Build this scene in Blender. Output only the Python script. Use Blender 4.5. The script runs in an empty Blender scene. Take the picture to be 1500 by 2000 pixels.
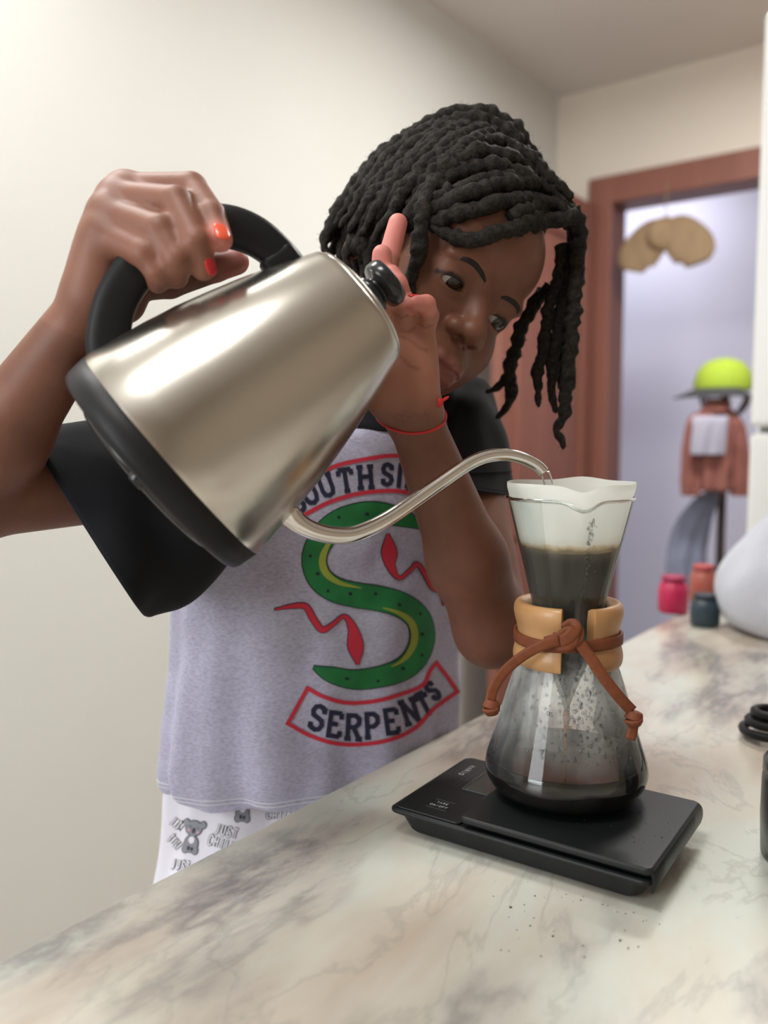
import bpy, bmesh, math, random
import numpy as np
from mathutils import Vector, Matrix
from mathutils.bvhtree import BVHTree
random.seed(7); rng = np.random.default_rng(7)
S = bpy.context.scene
COL = S.collection

# ------------------------------------------------------------------ camera
FPX = 1650.0                      # focal length in pixels of the 1500 x 2000 frame
H = 0.286                         # lens height above the counter top (z = 0)
PITCH = math.atan(140 / FPX)      # looks slightly down
cd = bpy.data.cameras.new('camera'); cam = bpy.data.objects.new('camera', cd); COL.objects.link(cam)
cam.location = (0, 0, H); cam.rotation_euler = (math.pi / 2 - PITCH, 0, 0)
cd.sensor_fit = 'VERTICAL'; cd.sensor_height = 36; cd.lens = FPX / 2000 * 36
cd.clip_start = 0.02; cd.clip_end = 60
cd.dof.use_dof = True; cd.dof.focus_distance = 0.605; cd.dof.aperture_fstop = 4.0
S.camera = cam

# ------------------------------------------------------------------ light
S.view_settings.view_transform = 'Standard'; S.view_settings.look = 'None'
S.view_settings.gamma = 1; S.view_settings.use_curve_mapping = False
S.view_settings.exposure = 0.0
W = bpy.data.worlds.new('world'); S.world = W; W.use_nodes = True
W.node_tree.nodes['Background'].inputs[0].default_value = (0.80, 0.88, 1.0, 1)
W.node_tree.nodes['Background'].inputs[1].default_value = 0.3

YAW = math.atan(1240 / FPX * math.cos(PITCH))       # the room's long axis runs away to the right
UX, UY = math.sin(YAW), math.cos(YAW)
def RM(u, v, z=0.0):                                 # room frame -> world
    return Vector((u * UX - v * UY, u * UY + v * UX, z))
FLOOR = -0.90; CEIL = 1.70
V_WALL = 1.60; U_BACK = 3.34; V_RIGHT = -1.70; U_NEAR = -1.6

def area(name, loc, target, sx, sy, power, col):
    l = bpy.data.lights.new(name, 'AREA'); l.shape = 'RECTANGLE'; l.size = sx; l.size_y = sy
    l.energy = power; l.color = col
    o = bpy.data.objects.new(name, l); COL.objects.link(o); o.location = loc
    o.rotation_euler = (Vector(target) - Vector(loc)).to_track_quat('-Z', 'Y').to_euler()
    return o
# daylight entering by the tall window in the wall behind the camera
WIN_V0, WIN_V1, WIN_Z0, WIN_Z1 = 0.45, 1.30, 0.00, 1.42
area('window_daylight', RM(U_NEAR + 0.02, (WIN_V0 + WIN_V1) / 2, 0.71), RM(0, (WIN_V0 + WIN_V1) / 2 - 0.3, 0.60), 0.80, 1.35, 29, (0.93, 0.97, 1.0))
area('hall_fill', RM(3.95, 1.6, CEIL - 0.06), RM(3.95, 1.5, 0), 0.6, 0.6, 12, (0.93, 0.95, 1.0))      # unseen fill light added to brighten the room beyond the doorway
# ceiling lamps out of frame beside the left-hand wall and above the camera; far-end one added to brighten the back wall
LAMPS_AND_FILL = [(0.45, 1.20, 13), (-0.31, 0.30, 12.5), (2.1, 0.45, 34)]
for i_, (lu, lv, lw) in enumerate(LAMPS_AND_FILL):
    area('lamp_and_fill_light', RM(lu, lv, CEIL - 0.062), RM(lu, lv, 0), 0.55, 0.30, lw, (1.0, 0.99, 0.97))

# ------------------------------------------------------------------ pixel helpers (authoring only: give 3-D points)
CP, SP = math.cos(PITCH), math.sin(PITCH)
CX = Vector((1, 0, 0)); CU = Vector((0, SP, CP)); CF = Vector((0, CP, -SP)); CO = Vector((0, 0, H))
def P(px, py, d):
    return CO + CX * ((px - 750) / FPX * d) + CU * ((1000 - py) / FPX * d) + CF * d
def PV(r, u, f):                                     # direction: right, up, away
    return CX * r + CU * u + CF * f
def on_plane(px, py, z):
    r = P(px, py, 1.0) - CO
    return CO + r * ((z - H) / r.z)
def z_at(py, Y):                                     # height seen at image row py on the vertical line at distance Y
    t = (1000 - py) / FPX
    return H + (t * CP * Y - SP * Y) / (CP + t * SP)
def depth_of(p):
    return (Vector(p) - CO).dot(CF)

# ------------------------------------------------------------------ materials
MATS = {}
def mat(name, col, rough=0.5, metal=0.0, spec=0.5, bump=None, var=None, sheen=0, sss=0, coat=0, aniso=0):
    if name in MATS: return MATS[name]
    m = bpy.data.materials.new(name); m.use_nodes = True; MATS[name] = m
    nt = m.node_tree; b = nt.nodes['Principled BSDF']
    b.inputs['Base Color'].default_value = (*col, 1); b.inputs['Roughness'].default_value = rough
    b.inputs['Metallic'].default_value = metal; b.inputs['Specular IOR Level'].default_value = spec
    b.inputs['Sheen Weight'].default_value = sheen; b.inputs['Coat Weight'].default_value = coat
    if sss:
        b.inputs['Subsurface Weight'].default_value = sss; b.inputs['Subsurface Scale'].default_value = 0.004
        b.inputs['Subsurface Radius'].default_value = (1.0, 0.35, 0.2)
    if aniso: b.inputs['Anisotropic'].default_value = aniso
    tc = nt.nodes.new('ShaderNodeTexCoord')
    if var:                                          # (scale, amount, second colour, stretch)
        n = nt.nodes.new('ShaderNodeTexNoise'); n.inputs['Scale'].default_value = var[0]; n.inputs['Detail'].default_value = 5
        mp = nt.nodes.new('ShaderNodeMapping'); mp.inputs['Scale'].default_value = var[3] if len(var) > 3 else (1, 1, 1)
        nt.links.new(tc.outputs['Object'], mp.inputs[0]); nt.links.new(mp.outputs[0], n.inputs['Vector'])
        r = nt.nodes.new('ShaderNodeValToRGB'); r.color_ramp.elements[0].position = 0.35; r.color_ramp.elements[1].position = 0.68
        r.color_ramp.elements[0].color = (*col, 1)
        c2 = var[2]; a = var[1]
        r.color_ramp.elements[1].color = (*[col[i] * (1 - a) + c2[i] * a for i in range(3)], 1)
        nt.links.new(n.outputs[0], r.inputs[0]); nt.links.new(r.outputs[0], b.inputs['Base Color'])
    if bump:                                         # (scale, strength, distance[, stretch])
        n = nt.nodes.new('ShaderNodeTexNoise'); n.inputs['Scale'].default_value = bump[0]; n.inputs['Detail'].default_value = 4
        mp = nt.nodes.new('ShaderNodeMapping'); mp.inputs['Scale'].default_value = bump[3] if len(bump) > 3 else (1, 1, 1)
        nt.links.new(tc.outputs['Object'], mp.inputs[0]); nt.links.new(mp.outputs[0], n.inputs['Vector'])
        bp = nt.nodes.new('ShaderNodeBump'); bp.inputs['Strength'].default_value = bump[1]; bp.inputs['Distance'].default_value = bump[2]
        nt.links.new(n.outputs[0], bp.inputs['Height']); nt.links.new(bp.outputs[0], b.inputs['Normal'])
    return m
def srgb(r, g, b):
    f = lambda c: (c / 255 / 12.92) if c / 255 <= 0.04045 else ((c / 255 + 0.055) / 1.055) ** 2.4
    return (f(r), f(g), f(b))

def thin_glass(name, tint, haze):
    """thin clear glass: Fresnel reflection over straight transmission, with patches of condensation"""
    m = bpy.data.materials.new(name); m.use_nodes = True; nt = m.node_tree; nt.nodes.clear()
    out = nt.nodes.new('ShaderNodeOutputMaterial'); tr = nt.nodes.new('ShaderNodeBsdfTransparent'); tr.inputs[0].default_value = (*tint, 1)
    gl = nt.nodes.new('ShaderNodeBsdfGlossy'); gl.inputs['Roughness'].default_value = 0.03
    fr = nt.nodes.new('ShaderNodeFresnel'); fr.inputs[0].default_value = 1.5
    mx = nt.nodes.new('ShaderNodeMixShader')
    nt.links.new(fr.outputs[0], mx.inputs[0]); nt.links.new(tr.outputs[0], mx.inputs[1]); nt.links.new(gl.outputs[0], mx.inputs[2])
    last = mx
    if haze:
        df = nt.nodes.new('ShaderNodeBsdfTranslucent'); df.inputs[0].default_value = (0.85, 0.88, 0.86, 1)
        d2 = nt.nodes.new('ShaderNodeBsdfDiffuse'); d2.inputs[0].default_value = (0.85, 0.88, 0.86, 1)
        ad = nt.nodes.new('ShaderNodeMixShader'); ad.inputs[0].default_value = 0.5
        nt.links.new(df.outputs[0], ad.inputs[1]); nt.links.new(d2.outputs[0], ad.inputs[2])
        tc = nt.nodes.new('ShaderNodeTexCoord'); mp = nt.nodes.new('ShaderNodeMapping'); mp.inputs['Scale'].default_value = (1, 1, 0.35)
        n = nt.nodes.new('ShaderNodeTexNoise'); n.inputs['Scale'].default_value = 60; n.inputs['Detail'].default_value = 4
        nt.links.new(tc.outputs['Object'], mp.inputs[0]); nt.links.new(mp.outputs[0], n.inputs['Vector'])
        sx = nt.nodes.new('ShaderNodeSeparateXYZ'); nt.links.new(tc.outputs['Object'], sx.inputs[0])
        mr = nt.nodes.new('ShaderNodeMapRange'); mr.inputs[1].default_value = 0.0; mr.inputs[2].default_value = 0.22; nt.links.new(sx.outputs[2], mr.inputs[0])
        zr = nt.nodes.new('ShaderNodeValToRGB'); e = zr.color_ramp.elements; st = haze[1]
        while len(e) < len(st): e.new(0.5)
        for i, (p_, v_) in enumerate(st): e[i].position = p_ / 0.22; e[i].color = (v_, v_, v_, 1)
        nt.links.new(mr.outputs[0], zr.inputs[0]); mr = zr
        r = nt.nodes.new('ShaderNodeValToRGB'); r.color_ramp.elements[0].position = 0.3; r.color_ramp.elements[1].position = 0.75
        r.color_ramp.elements[0].color = (0.15, 0.15, 0.15, 1)
        nt.links.new(n.outputs[0], r.inputs[0])
        ml = nt.nodes.new('ShaderNodeMath'); ml.operation = 'MULTIPLY'; nt.links.new(r.outputs[0], ml.inputs[0]); nt.links.new(mr.outputs[0], ml.inputs[1])
        m2 = nt.nodes.new('ShaderNodeMath'); m2.operation = 'MULTIPLY'; m2.inputs[1].default_value = haze[0]; nt.links.new(ml.outputs[0], m2.inputs[0])
        mm = nt.nodes.new('ShaderNodeMixShader'); nt.links.new(m2.outputs[0], mm.inputs[0]); nt.links.new(mx.outputs[0], mm.inputs[1]); nt.links.new(ad.outputs[0], mm.inputs[2])
        last = mm
    nt.links.new(last.outputs[0], out.inputs[0])
    return m

# ------------------------------------------------------------------ mesh helpers
def tag(o, label=None, cat=None, group=None, kind=None):
    if label: o['label'] = label
    if cat: o['category'] = cat
    if group: o['group'] = group
    if kind: o['kind'] = kind
    return o
def empty(name, M):
    o = bpy.data.objects.new(name, None); COL.objects.link(o)
    if not isinstance(M, Matrix): M = Matrix.Translation(M)
    o.matrix_world = M; o['_m'] = 0; del o['_m']
    ROOTM[o.name] = M.copy()
    return o
ROOTM = {}
def world_of(o):
    return ROOTM.get(o.name, Matrix.Identity(4))
def mesh(name, V, F, m=None, parent=None, origin=None, smooth=True, world=True, label=None):
    """V in world coordinates (world=True) or in the parent's frame; parents' frames are kept rigid"""
    V = np.asarray(V, float).reshape(-1, 3)
    if parent is not None:
        M = world_of(parent)
        if world:
            I = np.array(M.inverted()); V = V @ I[:3, :3].T + I[:3, 3]
    elif origin is not None:
        V = V - np.array(origin)
    me = bpy.data.meshes.new(name)
    if isinstance(F, np.ndarray): F = F.tolist()
    me.from_pydata(V.tolist(), [], F)
    if smooth: me.polygons.foreach_set('use_smooth', np.ones(len(me.polygons), bool))
    o = bpy.data.objects.new(name, me); COL.objects.link(o)
    if m: me.materials.append(m)
    if parent is not None:
        o.parent = parent; ROOTM[o.name] = world_of(parent).copy()
    elif origin is not None:
        o.location = origin; ROOTM[o.name] = Matrix.Translation(origin)
    if label: o['label'] = label
    me.update()
    return o
class MB:
    def __init__(s): s.V = []; s.F = []; s.n = 0
    def add(s, V, F):
        V = np.asarray(V, float).reshape(-1, 3); s.V.append(V)
        s.F += [[i + s.n for i in f] for f in (F.tolist() if isinstance(F, np.ndarray) else F)]; s.n += len(V); return s
    def get(s): return np.concatenate(s.V), s.F
def xf(V, M):
    A = np.array(M); V = np.asarray(V, float).reshape(-1, 3)
    return V @ A[:3, :3].T + A[:3, 3]
def box(sx, sy, sz, c=(0, 0, 0), bev=0.0, seg=2):
    bm = bmesh.new(); bmesh.ops.create_cube(bm, size=1)
    for v in bm.verts: v.co = Vector((v.co.x * sx + c[0], v.co.y * sy + c[1], v.co.z * sz + c[2]))
    if bev: bmesh.ops.bevel(bm, geom=bm.edges[:], offset=bev, segments=seg, affect='EDGES', profile=0.5)
    V = [tuple(v.co) for v in bm.verts]; bm.verts.index_update()
    F = [[v.index for v in f.verts] for f in bm.faces]; bm.free(); return np.array(V), F
def grid_faces(nr, nc, wrap):
    F = []
    for i in range(nr - 1):
        for j in range(nc if wrap else nc - 1):
            k = (j + 1) % nc
            F.append([i * nc + j, i * nc + k, (i + 1) * nc + k, (i + 1) * nc + j])
    return F
def lathe(prof, n=48, a0=0.0, a1=None, mod=None):
    """profile of (r, z); closed round unless a1 is given"""
    wrap = a1 is None; ang = np.linspace(a0, a0 + 2 * math.pi, n, endpoint=False) if wrap else np.linspace(a0, a1, n)
    V = []
    for r, z in prof:
        for a in ang:
            rr, zz = (r, z) if mod is None else mod(r, z, a)
            V.append((rr * math.cos(a), rr * math.sin(a), zz))
    return np.array(V), grid_faces(len(prof), n, wrap)
def cap_ring(F, start, n, flip=False):
    F.append([start + (n - 1 - i if flip else i) for i in range(n)])
def catmull(pts, n):
    pts = np.asarray(pts, float)
    if pts.ndim == 1: pts = pts[:, None]
    ext = np.vstack([2 * pts[0] - pts[1], pts, 2 * pts[-1] - pts[-2]]); m = len(pts) - 1
    out = []
    for t in np.linspace(0, m, n):
        i = min(int(t), m - 1); f = t - i; p0, p1, p2, p3 = ext[i:i + 4]
        out.append(0.5 * ((2 * p1) + (-p0 + p2) * f + (2 * p0 - 5 * p1 + 4 * p2 - p3) * f * f + (-p0 + 3 * p1 - 3 * p2 + p3) * f ** 3))
    return np.array(out)
def frames(path, up=None):
    T = np.gradient(path, axis=0); T /= np.linalg.norm(T, axis=1)[:, None] + 1e-12
    n0 = np.array(up, float) if up is not None else (np.array([0, 0, 1.0]) if abs(T[0][2]) < 0.9 else np.array([1.0, 0, 0]))
    N = np.zeros_like(T); n = n0 - T[0] * n0.dot(T[0]); N[0] = n / np.linalg.norm(n)
    for i in range(1, len(T)):
        n = (n0 if up is not None else N[i - 1]); n = n - T[i] * n.dot(T[i]); N[i] = n / (np.linalg.norm(n) + 1e-12)
    return T, N, np.cross(T, N)
def tube(path, rad, ns=10, sect=None, up=None, caps=True):
    """sweep; sect(i, angles) -> radial multipliers or (x, y) offsets"""
    path = np.asarray(path, float); n = len(path); rad = np.broadcast_to(np.asarray(rad, float), (n,))
    T, N, B = frames(path, up); a = np.linspace(0, 2 * math.pi, ns, endpoint=False); V = []
    for i in range(n):
        if sect is None: x, y = np.cos(a), np.sin(a)
        else: x, y = sect(i, a)
        V.append(path[i] + rad[i] * (x[:, None] * N[i] + y[:, None] * B[i]))
    V = np.concatenate(V); F = grid_faces(n, ns, True)
    F = [f[::-1] for f in F]
    if caps: F.append(list(range(ns))); F.append([(n - 1) * ns + ns - 1 - i for i in range(ns)])
    return V, F
def superellipse(w, h, p=4.0):
    def s(i, a):
        c, q = np.cos(a), np.sin(a)
        k = (np.abs(c) ** p + np.abs(q) ** p) ** (-1 / p)
        return w * c * k, h * q * k
    return s
def ellipsoid(c, r, R=None, nu=24, nv=14):
    V = []; 
    for i in range(nv + 1):
        t = math.pi * i / nv
        for j in range(nu):
            p = 2 * math.pi * j / nu
            V.append((r[0] * math.sin(t) * math.cos(p), r[1] * math.sin(t) * math.sin(p), r[2] * math.cos(t)))
    V = np.array(V)
    if R is not None: V = V @ np.array(R).T
    F = [f[::-1] for f in grid_faces(nv + 1, nu, True)]
    return V + np.array(c), F
def slab_uv(u0, u1, v0, v1, z0, z1, bev=0, seg=2):
    c = RM((u0 + u1) / 2, (v0 + v1) / 2, (z0 + z1) / 2)
    V, F = box(u1 - u0, v1 - v0, z1 - z0, bev=bev, seg=seg)
    M = Matrix.Translation(c) @ Matrix(((UX, -UY, 0, 0), (UY, UX, 0, 0), (0, 0, 1, 0), (0, 0, 0, 1)))
    return xf(V, M), F
def struct(name, V, F, m, smooth=False):
    o = mesh(name, V, F, m, smooth=smooth); return tag(o, kind='structure')
def vnoise(p, s, seed=0):
    """cheap smooth pseudo-noise from sines, in about [-1, 1]"""
    p = np.asarray(p) * s + seed * 1.37
    return (np.sin(p[..., 0] * 1.7 + 1.3 * np.sin(p[..., 1] * 1.1 + seed)) + np.sin(p[..., 1] * 1.9 + 1.1 * np.sin(p[..., 2] * 1.3 + 2 * seed)) + np.sin(p[..., 2] * 1.6 + 1.2 * np.sin(p[..., 0] * 1.2 + 3 * seed))) / 3

# ================================================================== THE ROOM
m_wall = mat('wall_paint', (0.68, 0.685, 0.645), 0.75, bump=(40, 0.06, 0.002), var=(1.3, 0.5, (0.63, 0.62, 0.57)))
m_wall2 = mat('wall_paint_beige', (0.76, 0.69, 0.60), 0.75, bump=(40, 0.06, 0.002))
m_ceil = mat('ceiling_paint', (0.70, 0.66, 0.62), 0.85, bump=(30, 0.05, 0.002))
m_tan = mat('wall_paint_tan', (0.46, 0.38, 0.30), 0.75, bump=(40, 0.06, 0.002))
m_floor = mat('floor_tile', (0.42, 0.36, 0.30), 0.4, var=(6, 0.4, (0.3, 0.25, 0.2)))
m_brown = mat('brown_wood_paint', srgb(140, 90, 76), 0.45, bump=(60, 0.15, 0.002, (1, 1, 0.08)), var=(14, 0.5, srgb(116, 70, 58), (1, 1, 0.1)))
m_hall = mat('hall_paint', srgb(205, 203, 220), 0.7, bump=(30, 0.05, 0.002))
struct('floor', *slab_uv(U_NEAR, 5.2, V_RIGHT, V_WALL, FLOOR - 0.05, FLOOR), m_floor)
struct('ceiling', *slab_uv(U_NEAR, 5.2, V_RIGHT, V_WALL + 0.9, CEIL, CEIL + 0.05), m_ceil)
struct('wall_left', *slab_uv(U_NEAR - 0.1, U_BACK, V_WALL, V_WALL + 0.1, FLOOR, CEIL), m_wall)
struct('wall_right', *slab_uv(U_NEAR, 5.2, V_RIGHT - 0.1, V_RIGHT, FLOOR, CEIL), m_tan)
mb = MB()                                            # near wall with its window opening
mb.add(*slab_uv(U_NEAR - 0.1, U_NEAR, V_RIGHT - 0.1, WIN_V0, FLOOR, CEIL)); mb.add(*slab_uv(U_NEAR - 0.1, U_NEAR, WIN_V1, V_WALL, FLOOR, CEIL))
mb.add(*slab_uv(U_NEAR - 0.1, U_NEAR, WIN_V0, WIN_V1, FLOOR, WIN_Z0)); mb.add(*slab_uv(U_NEAR - 0.1, U_NEAR, WIN_V0, WIN_V1, WIN_Z1, CEIL))
struct('wall_near', *mb.get(), m_tan)
# back wall with the doorway
D_V1, D_V0, D_TOP = 1.36, 0.56, 1.235                # doorway edges and the underside of its lintel
mb = MB()
mb.add(*slab_uv(U_BACK, U_BACK + 0.12, D_V1, V_WALL + 0.1, FLOOR, CEIL)); mb.add(*slab_uv(U_BACK, U_BACK + 0.12, V_RIGHT, D_V0, FLOOR, CEIL))
mb.add(*slab_uv(U_BACK, U_BACK + 0.12, D_V0, D_V1, D_TOP, CEIL))
struct('wall_back', *mb.get(), m_wall2)
mb = MB()
mb.add(*slab_uv(U_BACK - 0.02, U_BACK + 0.14, D_V1 - 0.01, D_V1 + 0.09, FLOOR, D_TOP + 0.10, 0.006))
mb.add(*slab_uv(U_BACK - 0.02, U_BACK + 0.14, D_V0 - 0.09, D_V0 + 0.01, FLOOR, D_TOP + 0.10, 0.006))
mb.add(*slab_uv(U_BACK - 0.022, U_BACK + 0.142, D_V0 - 0.09, D_V1 + 0.09, D_TOP - 0.005, D_TOP + 0.105, 0.006))
struct('trim_1', *mb.get(), m_brown)
# brown door leaf, open flat along the left wall
door = struct('door_1', *slab_uv(U_BACK - 0.80, U_BACK - 0.03, 1.41, 1.45, FLOOR + 0.01, D_TOP - 0.01, 0.004), m_brown)
for z0, z1 in ((-0.75, -0.05), (0.10, 1.08)):
    mb = MB()
    for (a, b, c, d) in ((U_BACK - 0.70, U_BACK - 0.13, z0, z0 + 0.03), (U_BACK - 0.70, U_BACK - 0.13, z1 - 0.03, z1), (U_BACK - 0.70, U_BACK - 0.67, z0, z1), (U_BACK - 0.16, U_BACK - 0.13, z0, z1)):
        mb.add(*slab_uv(a, b, 1.398, 1.411, c, d, 0.003))
    mesh('panel_moulding', *mb.get(), m_brown, door, smooth=False)
# room beyond the doorway
struct('wall_hall', *slab_uv(4.45, 4.55, 0.0, V_WALL + 0.9, FLOOR, CEIL), m_hall)
struct('wall_hall_side', *slab_uv(U_BACK + 0.12, 4.5, V_WALL + 0.8, V_WALL + 0.9, FLOOR, CEIL), m_hall)
# window frame in the near wall
m_whitep = mat('white_paint', (0.8, 0.8, 0.78), 0.45)
mb = MB(); wm = (WIN_V0 + WIN_V1) / 2
for (a, b, c, d) in ((WIN_V0, WIN_V0 + 0.05, WIN_Z0, WIN_Z1), (WIN_V1 - 0.05, WIN_V1, WIN_Z0, WIN_Z1), (WIN_V0, WIN_V1, WIN_Z0, WIN_Z0 + 0.05), (WIN_V0, WIN_V1, WIN_Z1 - 0.05, WIN_Z1), (wm - 0.025, wm + 0.025, WIN_Z0, WIN_Z1)):
    mb.add(*slab_uv(U_NEAR - 0.07, U_NEAR - 0.03, a, b, c, d, 0.003))
struct('window_1', *mb.get(), m_whitep)

# ------------------------------------------------------------------ marble counter
def marble():
    m = bpy.data.materials.new('marble'); m.use_nodes = True; nt = m.node_tree; b = nt.nodes['Principled BSDF']; L = nt.links.new; N = nt.nodes.new
    b.inputs['Roughness'].default_value = 0.22; b.inputs['Specular IOR Level'].default_value = 0.45
    tc = N('ShaderNodeTexCoord'); vr = N('ShaderNodeVectorRotate'); vr.rotation_type = 'Z_AXIS'; vr.inputs['Angle'].default_value = -math.radians(60)
    mp = N('ShaderNodeMapping'); mp.inputs['Scale'].default_value = (1, 2.3, 1)
    L(tc.outputs['Object'], vr.inputs['Vector']); L(vr.outputs[0], mp.inputs[0])
    def noise(sc, det, vec, dist=0.0, ro=0.55):
        n = N('ShaderNodeTexNoise'); n.inputs['Scale'].default_value = sc; n.inputs['Detail'].default_value = det; n.inputs['Distortion'].default_value = dist; n.inputs['Roughness'].default_value = ro
        L(vec, n.inputs['Vector']); return n.outputs[0]
    def ramp(src, stops):
        r = N('ShaderNodeValToRGB'); e = r.color_ramp.elements
        while len(e) < len(stops): e.new(0.5)
        for i, (p, c) in enumerate(stops): e[i].position = p; e[i].color = (*c, 1) if len(c) == 3 else c
        L(src, r.inputs[0]); return r.outputs[0]
    base = ramp(noise(3.4, 5, mp.outputs[0], 0.3), ((0.36, srgb(208, 213, 203)), (0.50, srgb(206, 200, 187)), (0.68, srgb(186, 166, 148))))
    def veins(sc, w, dist, seed, det=6):
        ad = N('ShaderNodeVectorMath'); ad.operation = 'ADD'; ad.inputs[1].default_value = (seed, seed * 0.7, 0); L(mp.outputs[0], ad.inputs[0])
        v = noise(sc, det, ad.outputs[0], dist, 0.6)
        s = N('ShaderNodeMath'); s.operation = 'SUBTRACT'; s.inputs[1].default_value = 0.5; L(v, s.inputs[0])
        a = N('ShaderNodeMath'); a.operation = 'ABSOLUTE'; L(s.outputs[0], a.inputs[0])
        return ramp(a.outputs[0], ((0.0, (1, 1, 1)), (w * 0.45, (0.55, 0.55, 0.55)), (w, (0, 0, 0))))
    patch = ramp(noise(2.6, 3, mp.outputs[0], 0.2), ((0.45, (0, 0, 0)), (0.60, (1, 1, 1))))
    def mixc(fac, a, bcol, amt):
        ml = N('ShaderNodeMath'); ml.operation = 'MULTIPLY'; ml.inputs[1].default_value = amt; L(fac, ml.inputs[0])
        x = N('ShaderNodeMix'); x.data_type = 'RGBA'; L(ml.outputs[0], x.inputs[0]); L(a, x.inputs[6]); x.inputs[7].default_value = (*bcol, 1); return x.outputs[2]
    def mul(a, c):
        ml = N('ShaderNodeMath'); ml.operation = 'MULTIPLY'; L(a, ml.inputs[0]); L(c, ml.inputs[1]); return ml.outputs[0]
    c = mixc(mul(veins(2.7, 0.14, 0.35, 3.3, 8), patch), base, srgb(136, 128, 128), 0.72)
    c = mixc(mul(veins(2.7, 0.035, 0.35, 3.3, 8), patch), c, srgb(104, 100, 104), 0.65)
    c = mixc(veins(4.6, 0.020, 0.5, 8.1, 8), c, srgb(140, 138, 136), 0.28)
    c = mixc(mul(ramp(noise(8, 6, mp.outputs[0], 0.3), ((0.58, (0, 0, 0)), (0.68, (1, 1, 1)))), patch), c, srgb(120, 114, 116), 0.6)
    L(c, b.inputs['Base Color'])
    bp = N('ShaderNodeBump'); bp.inputs['Strength'].default_value = 0.03; bp.inputs['Distance'].default_value = 0.001
    L(noise(120, 3, tc.outputs['Object']), bp.inputs['Height']); L(bp.outputs[0], b.inputs['Normal'])
    return m
E0 = on_plane(905, 1415, 0); E1 = on_plane(0, 1870, 0)
V_EDGE = 0.5 * ((-E0.x * UY + E0.y * UX) + (-E1.x * UY + E1.y * UX))
U_END = 1.50
ORG = RM(0.3, -0.1, 0)
V_, F_ = slab_uv(-1.0, U_END, V_EDGE - 1.25, V_EDGE, -0.035, 0.0, 0.004, 3)
counter = tag(mesh('marble_countertop', V_, F_, marble(), origin=ORG, smooth=False), 'white and tan veined marble countertop the black scale stands on', 'countertop')
V_, F_ = slab_uv(-0.95, U_END - 0.04, V_EDGE - 1.22, V_EDGE - 0.10, FLOOR, -0.035)
tag(mesh('counter_base', V_, F_, m_whitep, origin=RM(0.2, -0.2, FLOOR), smooth=False), 'plain white base cabinet carrying the marble countertop', 'cabinet')
# ceiling lamps (out of frame; the far one is an added fill)
m_lampw = mat('lamp_white', (0.8, 0.8, 0.8), 0.4)
m_tube = bpy.data.materials.new('lamp_diffuser'); m_tube.use_nodes = True
bb = m_tube.node_tree.nodes['Principled BSDF']; bb.inputs['Emission Color'].default_value = (1, 0.96, 0.88, 1); bb.inputs['Emission Strength'].default_value = 4
for i_, (lu, lv, lw) in enumerate(LAMPS_AND_FILL):
    lamp = empty('lamp_and_fill', RM(lu, lv, CEIL)); q = math.pi / 2 - YAW
    mesh('housing', *slab_uv(lu - 0.31, lu + 0.31, lv - 0.18, lv + 0.18, CEIL - 0.04, CEIL - 0.001, 0.004), m_lampw, lamp, smooth=False)
    mesh('diffuser', *slab_uv(lu - 0.29, lu + 0.29, lv - 0.16, lv + 0.16, CEIL - 0.055, CEIL - 0.04, 0.004), m_tube, lamp, smooth=False)
    tag(lamp, ('flat ceiling lamp near the cream wall', 'flat ceiling lamp above the near end of the counter', 'unseen flat fill lamp added near the doorway to brighten the back wall')[i_], 'lamp')

# ================================================================== KETTLE
m_steel = mat('brushed_steel', (0.57, 0.54, 0.49), 0.25, 1.0, aniso=0.0, bump=(700, 0.05, 0.0004, (1, 1, 0.02)))
m_steel2 = mat('polished_steel', (0.72, 0.70, 0.67), 0.16, 1.0)
m_black = mat('black_plastic', (0.010, 0.010, 0.011), 0.46, spec=0.22, bump=(900, 0.08, 0.0003))
m_blackg = mat('black_gloss', (0.012, 0.014, 0.015), 0.22)
KT = math.radians(7.0); KPHI = math.radians(11.0)
ka = PV(0.762 * math.cos(KT), 0.648, 0.762 * math.sin(KT)).normalized()
ks0 = PV(0.648 * math.cos(KT), -0.762, 0.648 * math.sin(KT)).normalized()
kn = PV(-math.sin(KT), 0, math.cos(KT))
ks = (ks0 * math.cos(KPHI) + kn * math.sin(KPHI)).normalized(); kt = ka.cross(ks)
KB = P(294, 931, 0.531)
KM = Matrix(((ks.x, kt.x, ka.x, KB.x), (ks.y, kt.y, ka.y, KB.y), (ks.z, kt.z, ka.z, KB.z), (0, 0, 0, 1)))
kettle = empty('gooseneck_kettle', KM)
tag(kettle, 'brushed steel gooseneck kettle with black handle, tilted to pour over the coffee maker', 'kettle')
def kpart(name, V, F, m, par=None, smooth=True): return mesh(name, V, F, m, par or kettle, world=False, smooth=smooth)
prof = [(0.0795, 0.0185), (0.0797, 0.022), (0.0775, 0.035), (0.0742, 0.058), (0.0700, 0.080), (0.0650, 0.100), (0.0596, 0.120), (0.0535, 0.140), (0.0480, 0.156), (0.0440, 0.167), (0.0428, 0.1705), (0.0418, 0.1715), (0.0405, 0.1705), (0.0400, 0.165)]
kpart('kettle_body', *lathe(prof, 96), m_steel)
prof = [(0.0, 0.0), (0.070, 0.0), (0.0745, 0.0006), (0.0775, 0.0026), (0.0788, 0.0060), (0.0800, 0.0183), (0.0790, 0.0188), (0.0700, 0.0188)]
bring = kpart('base_ring', *lathe(prof, 96), m_black)
kpart('contact_disc', *lathe([(0, -0.004), (0.055, -0.004), (0.058, -0.002), (0.058, 0.001)], 48), m_blackg, bring)
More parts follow.
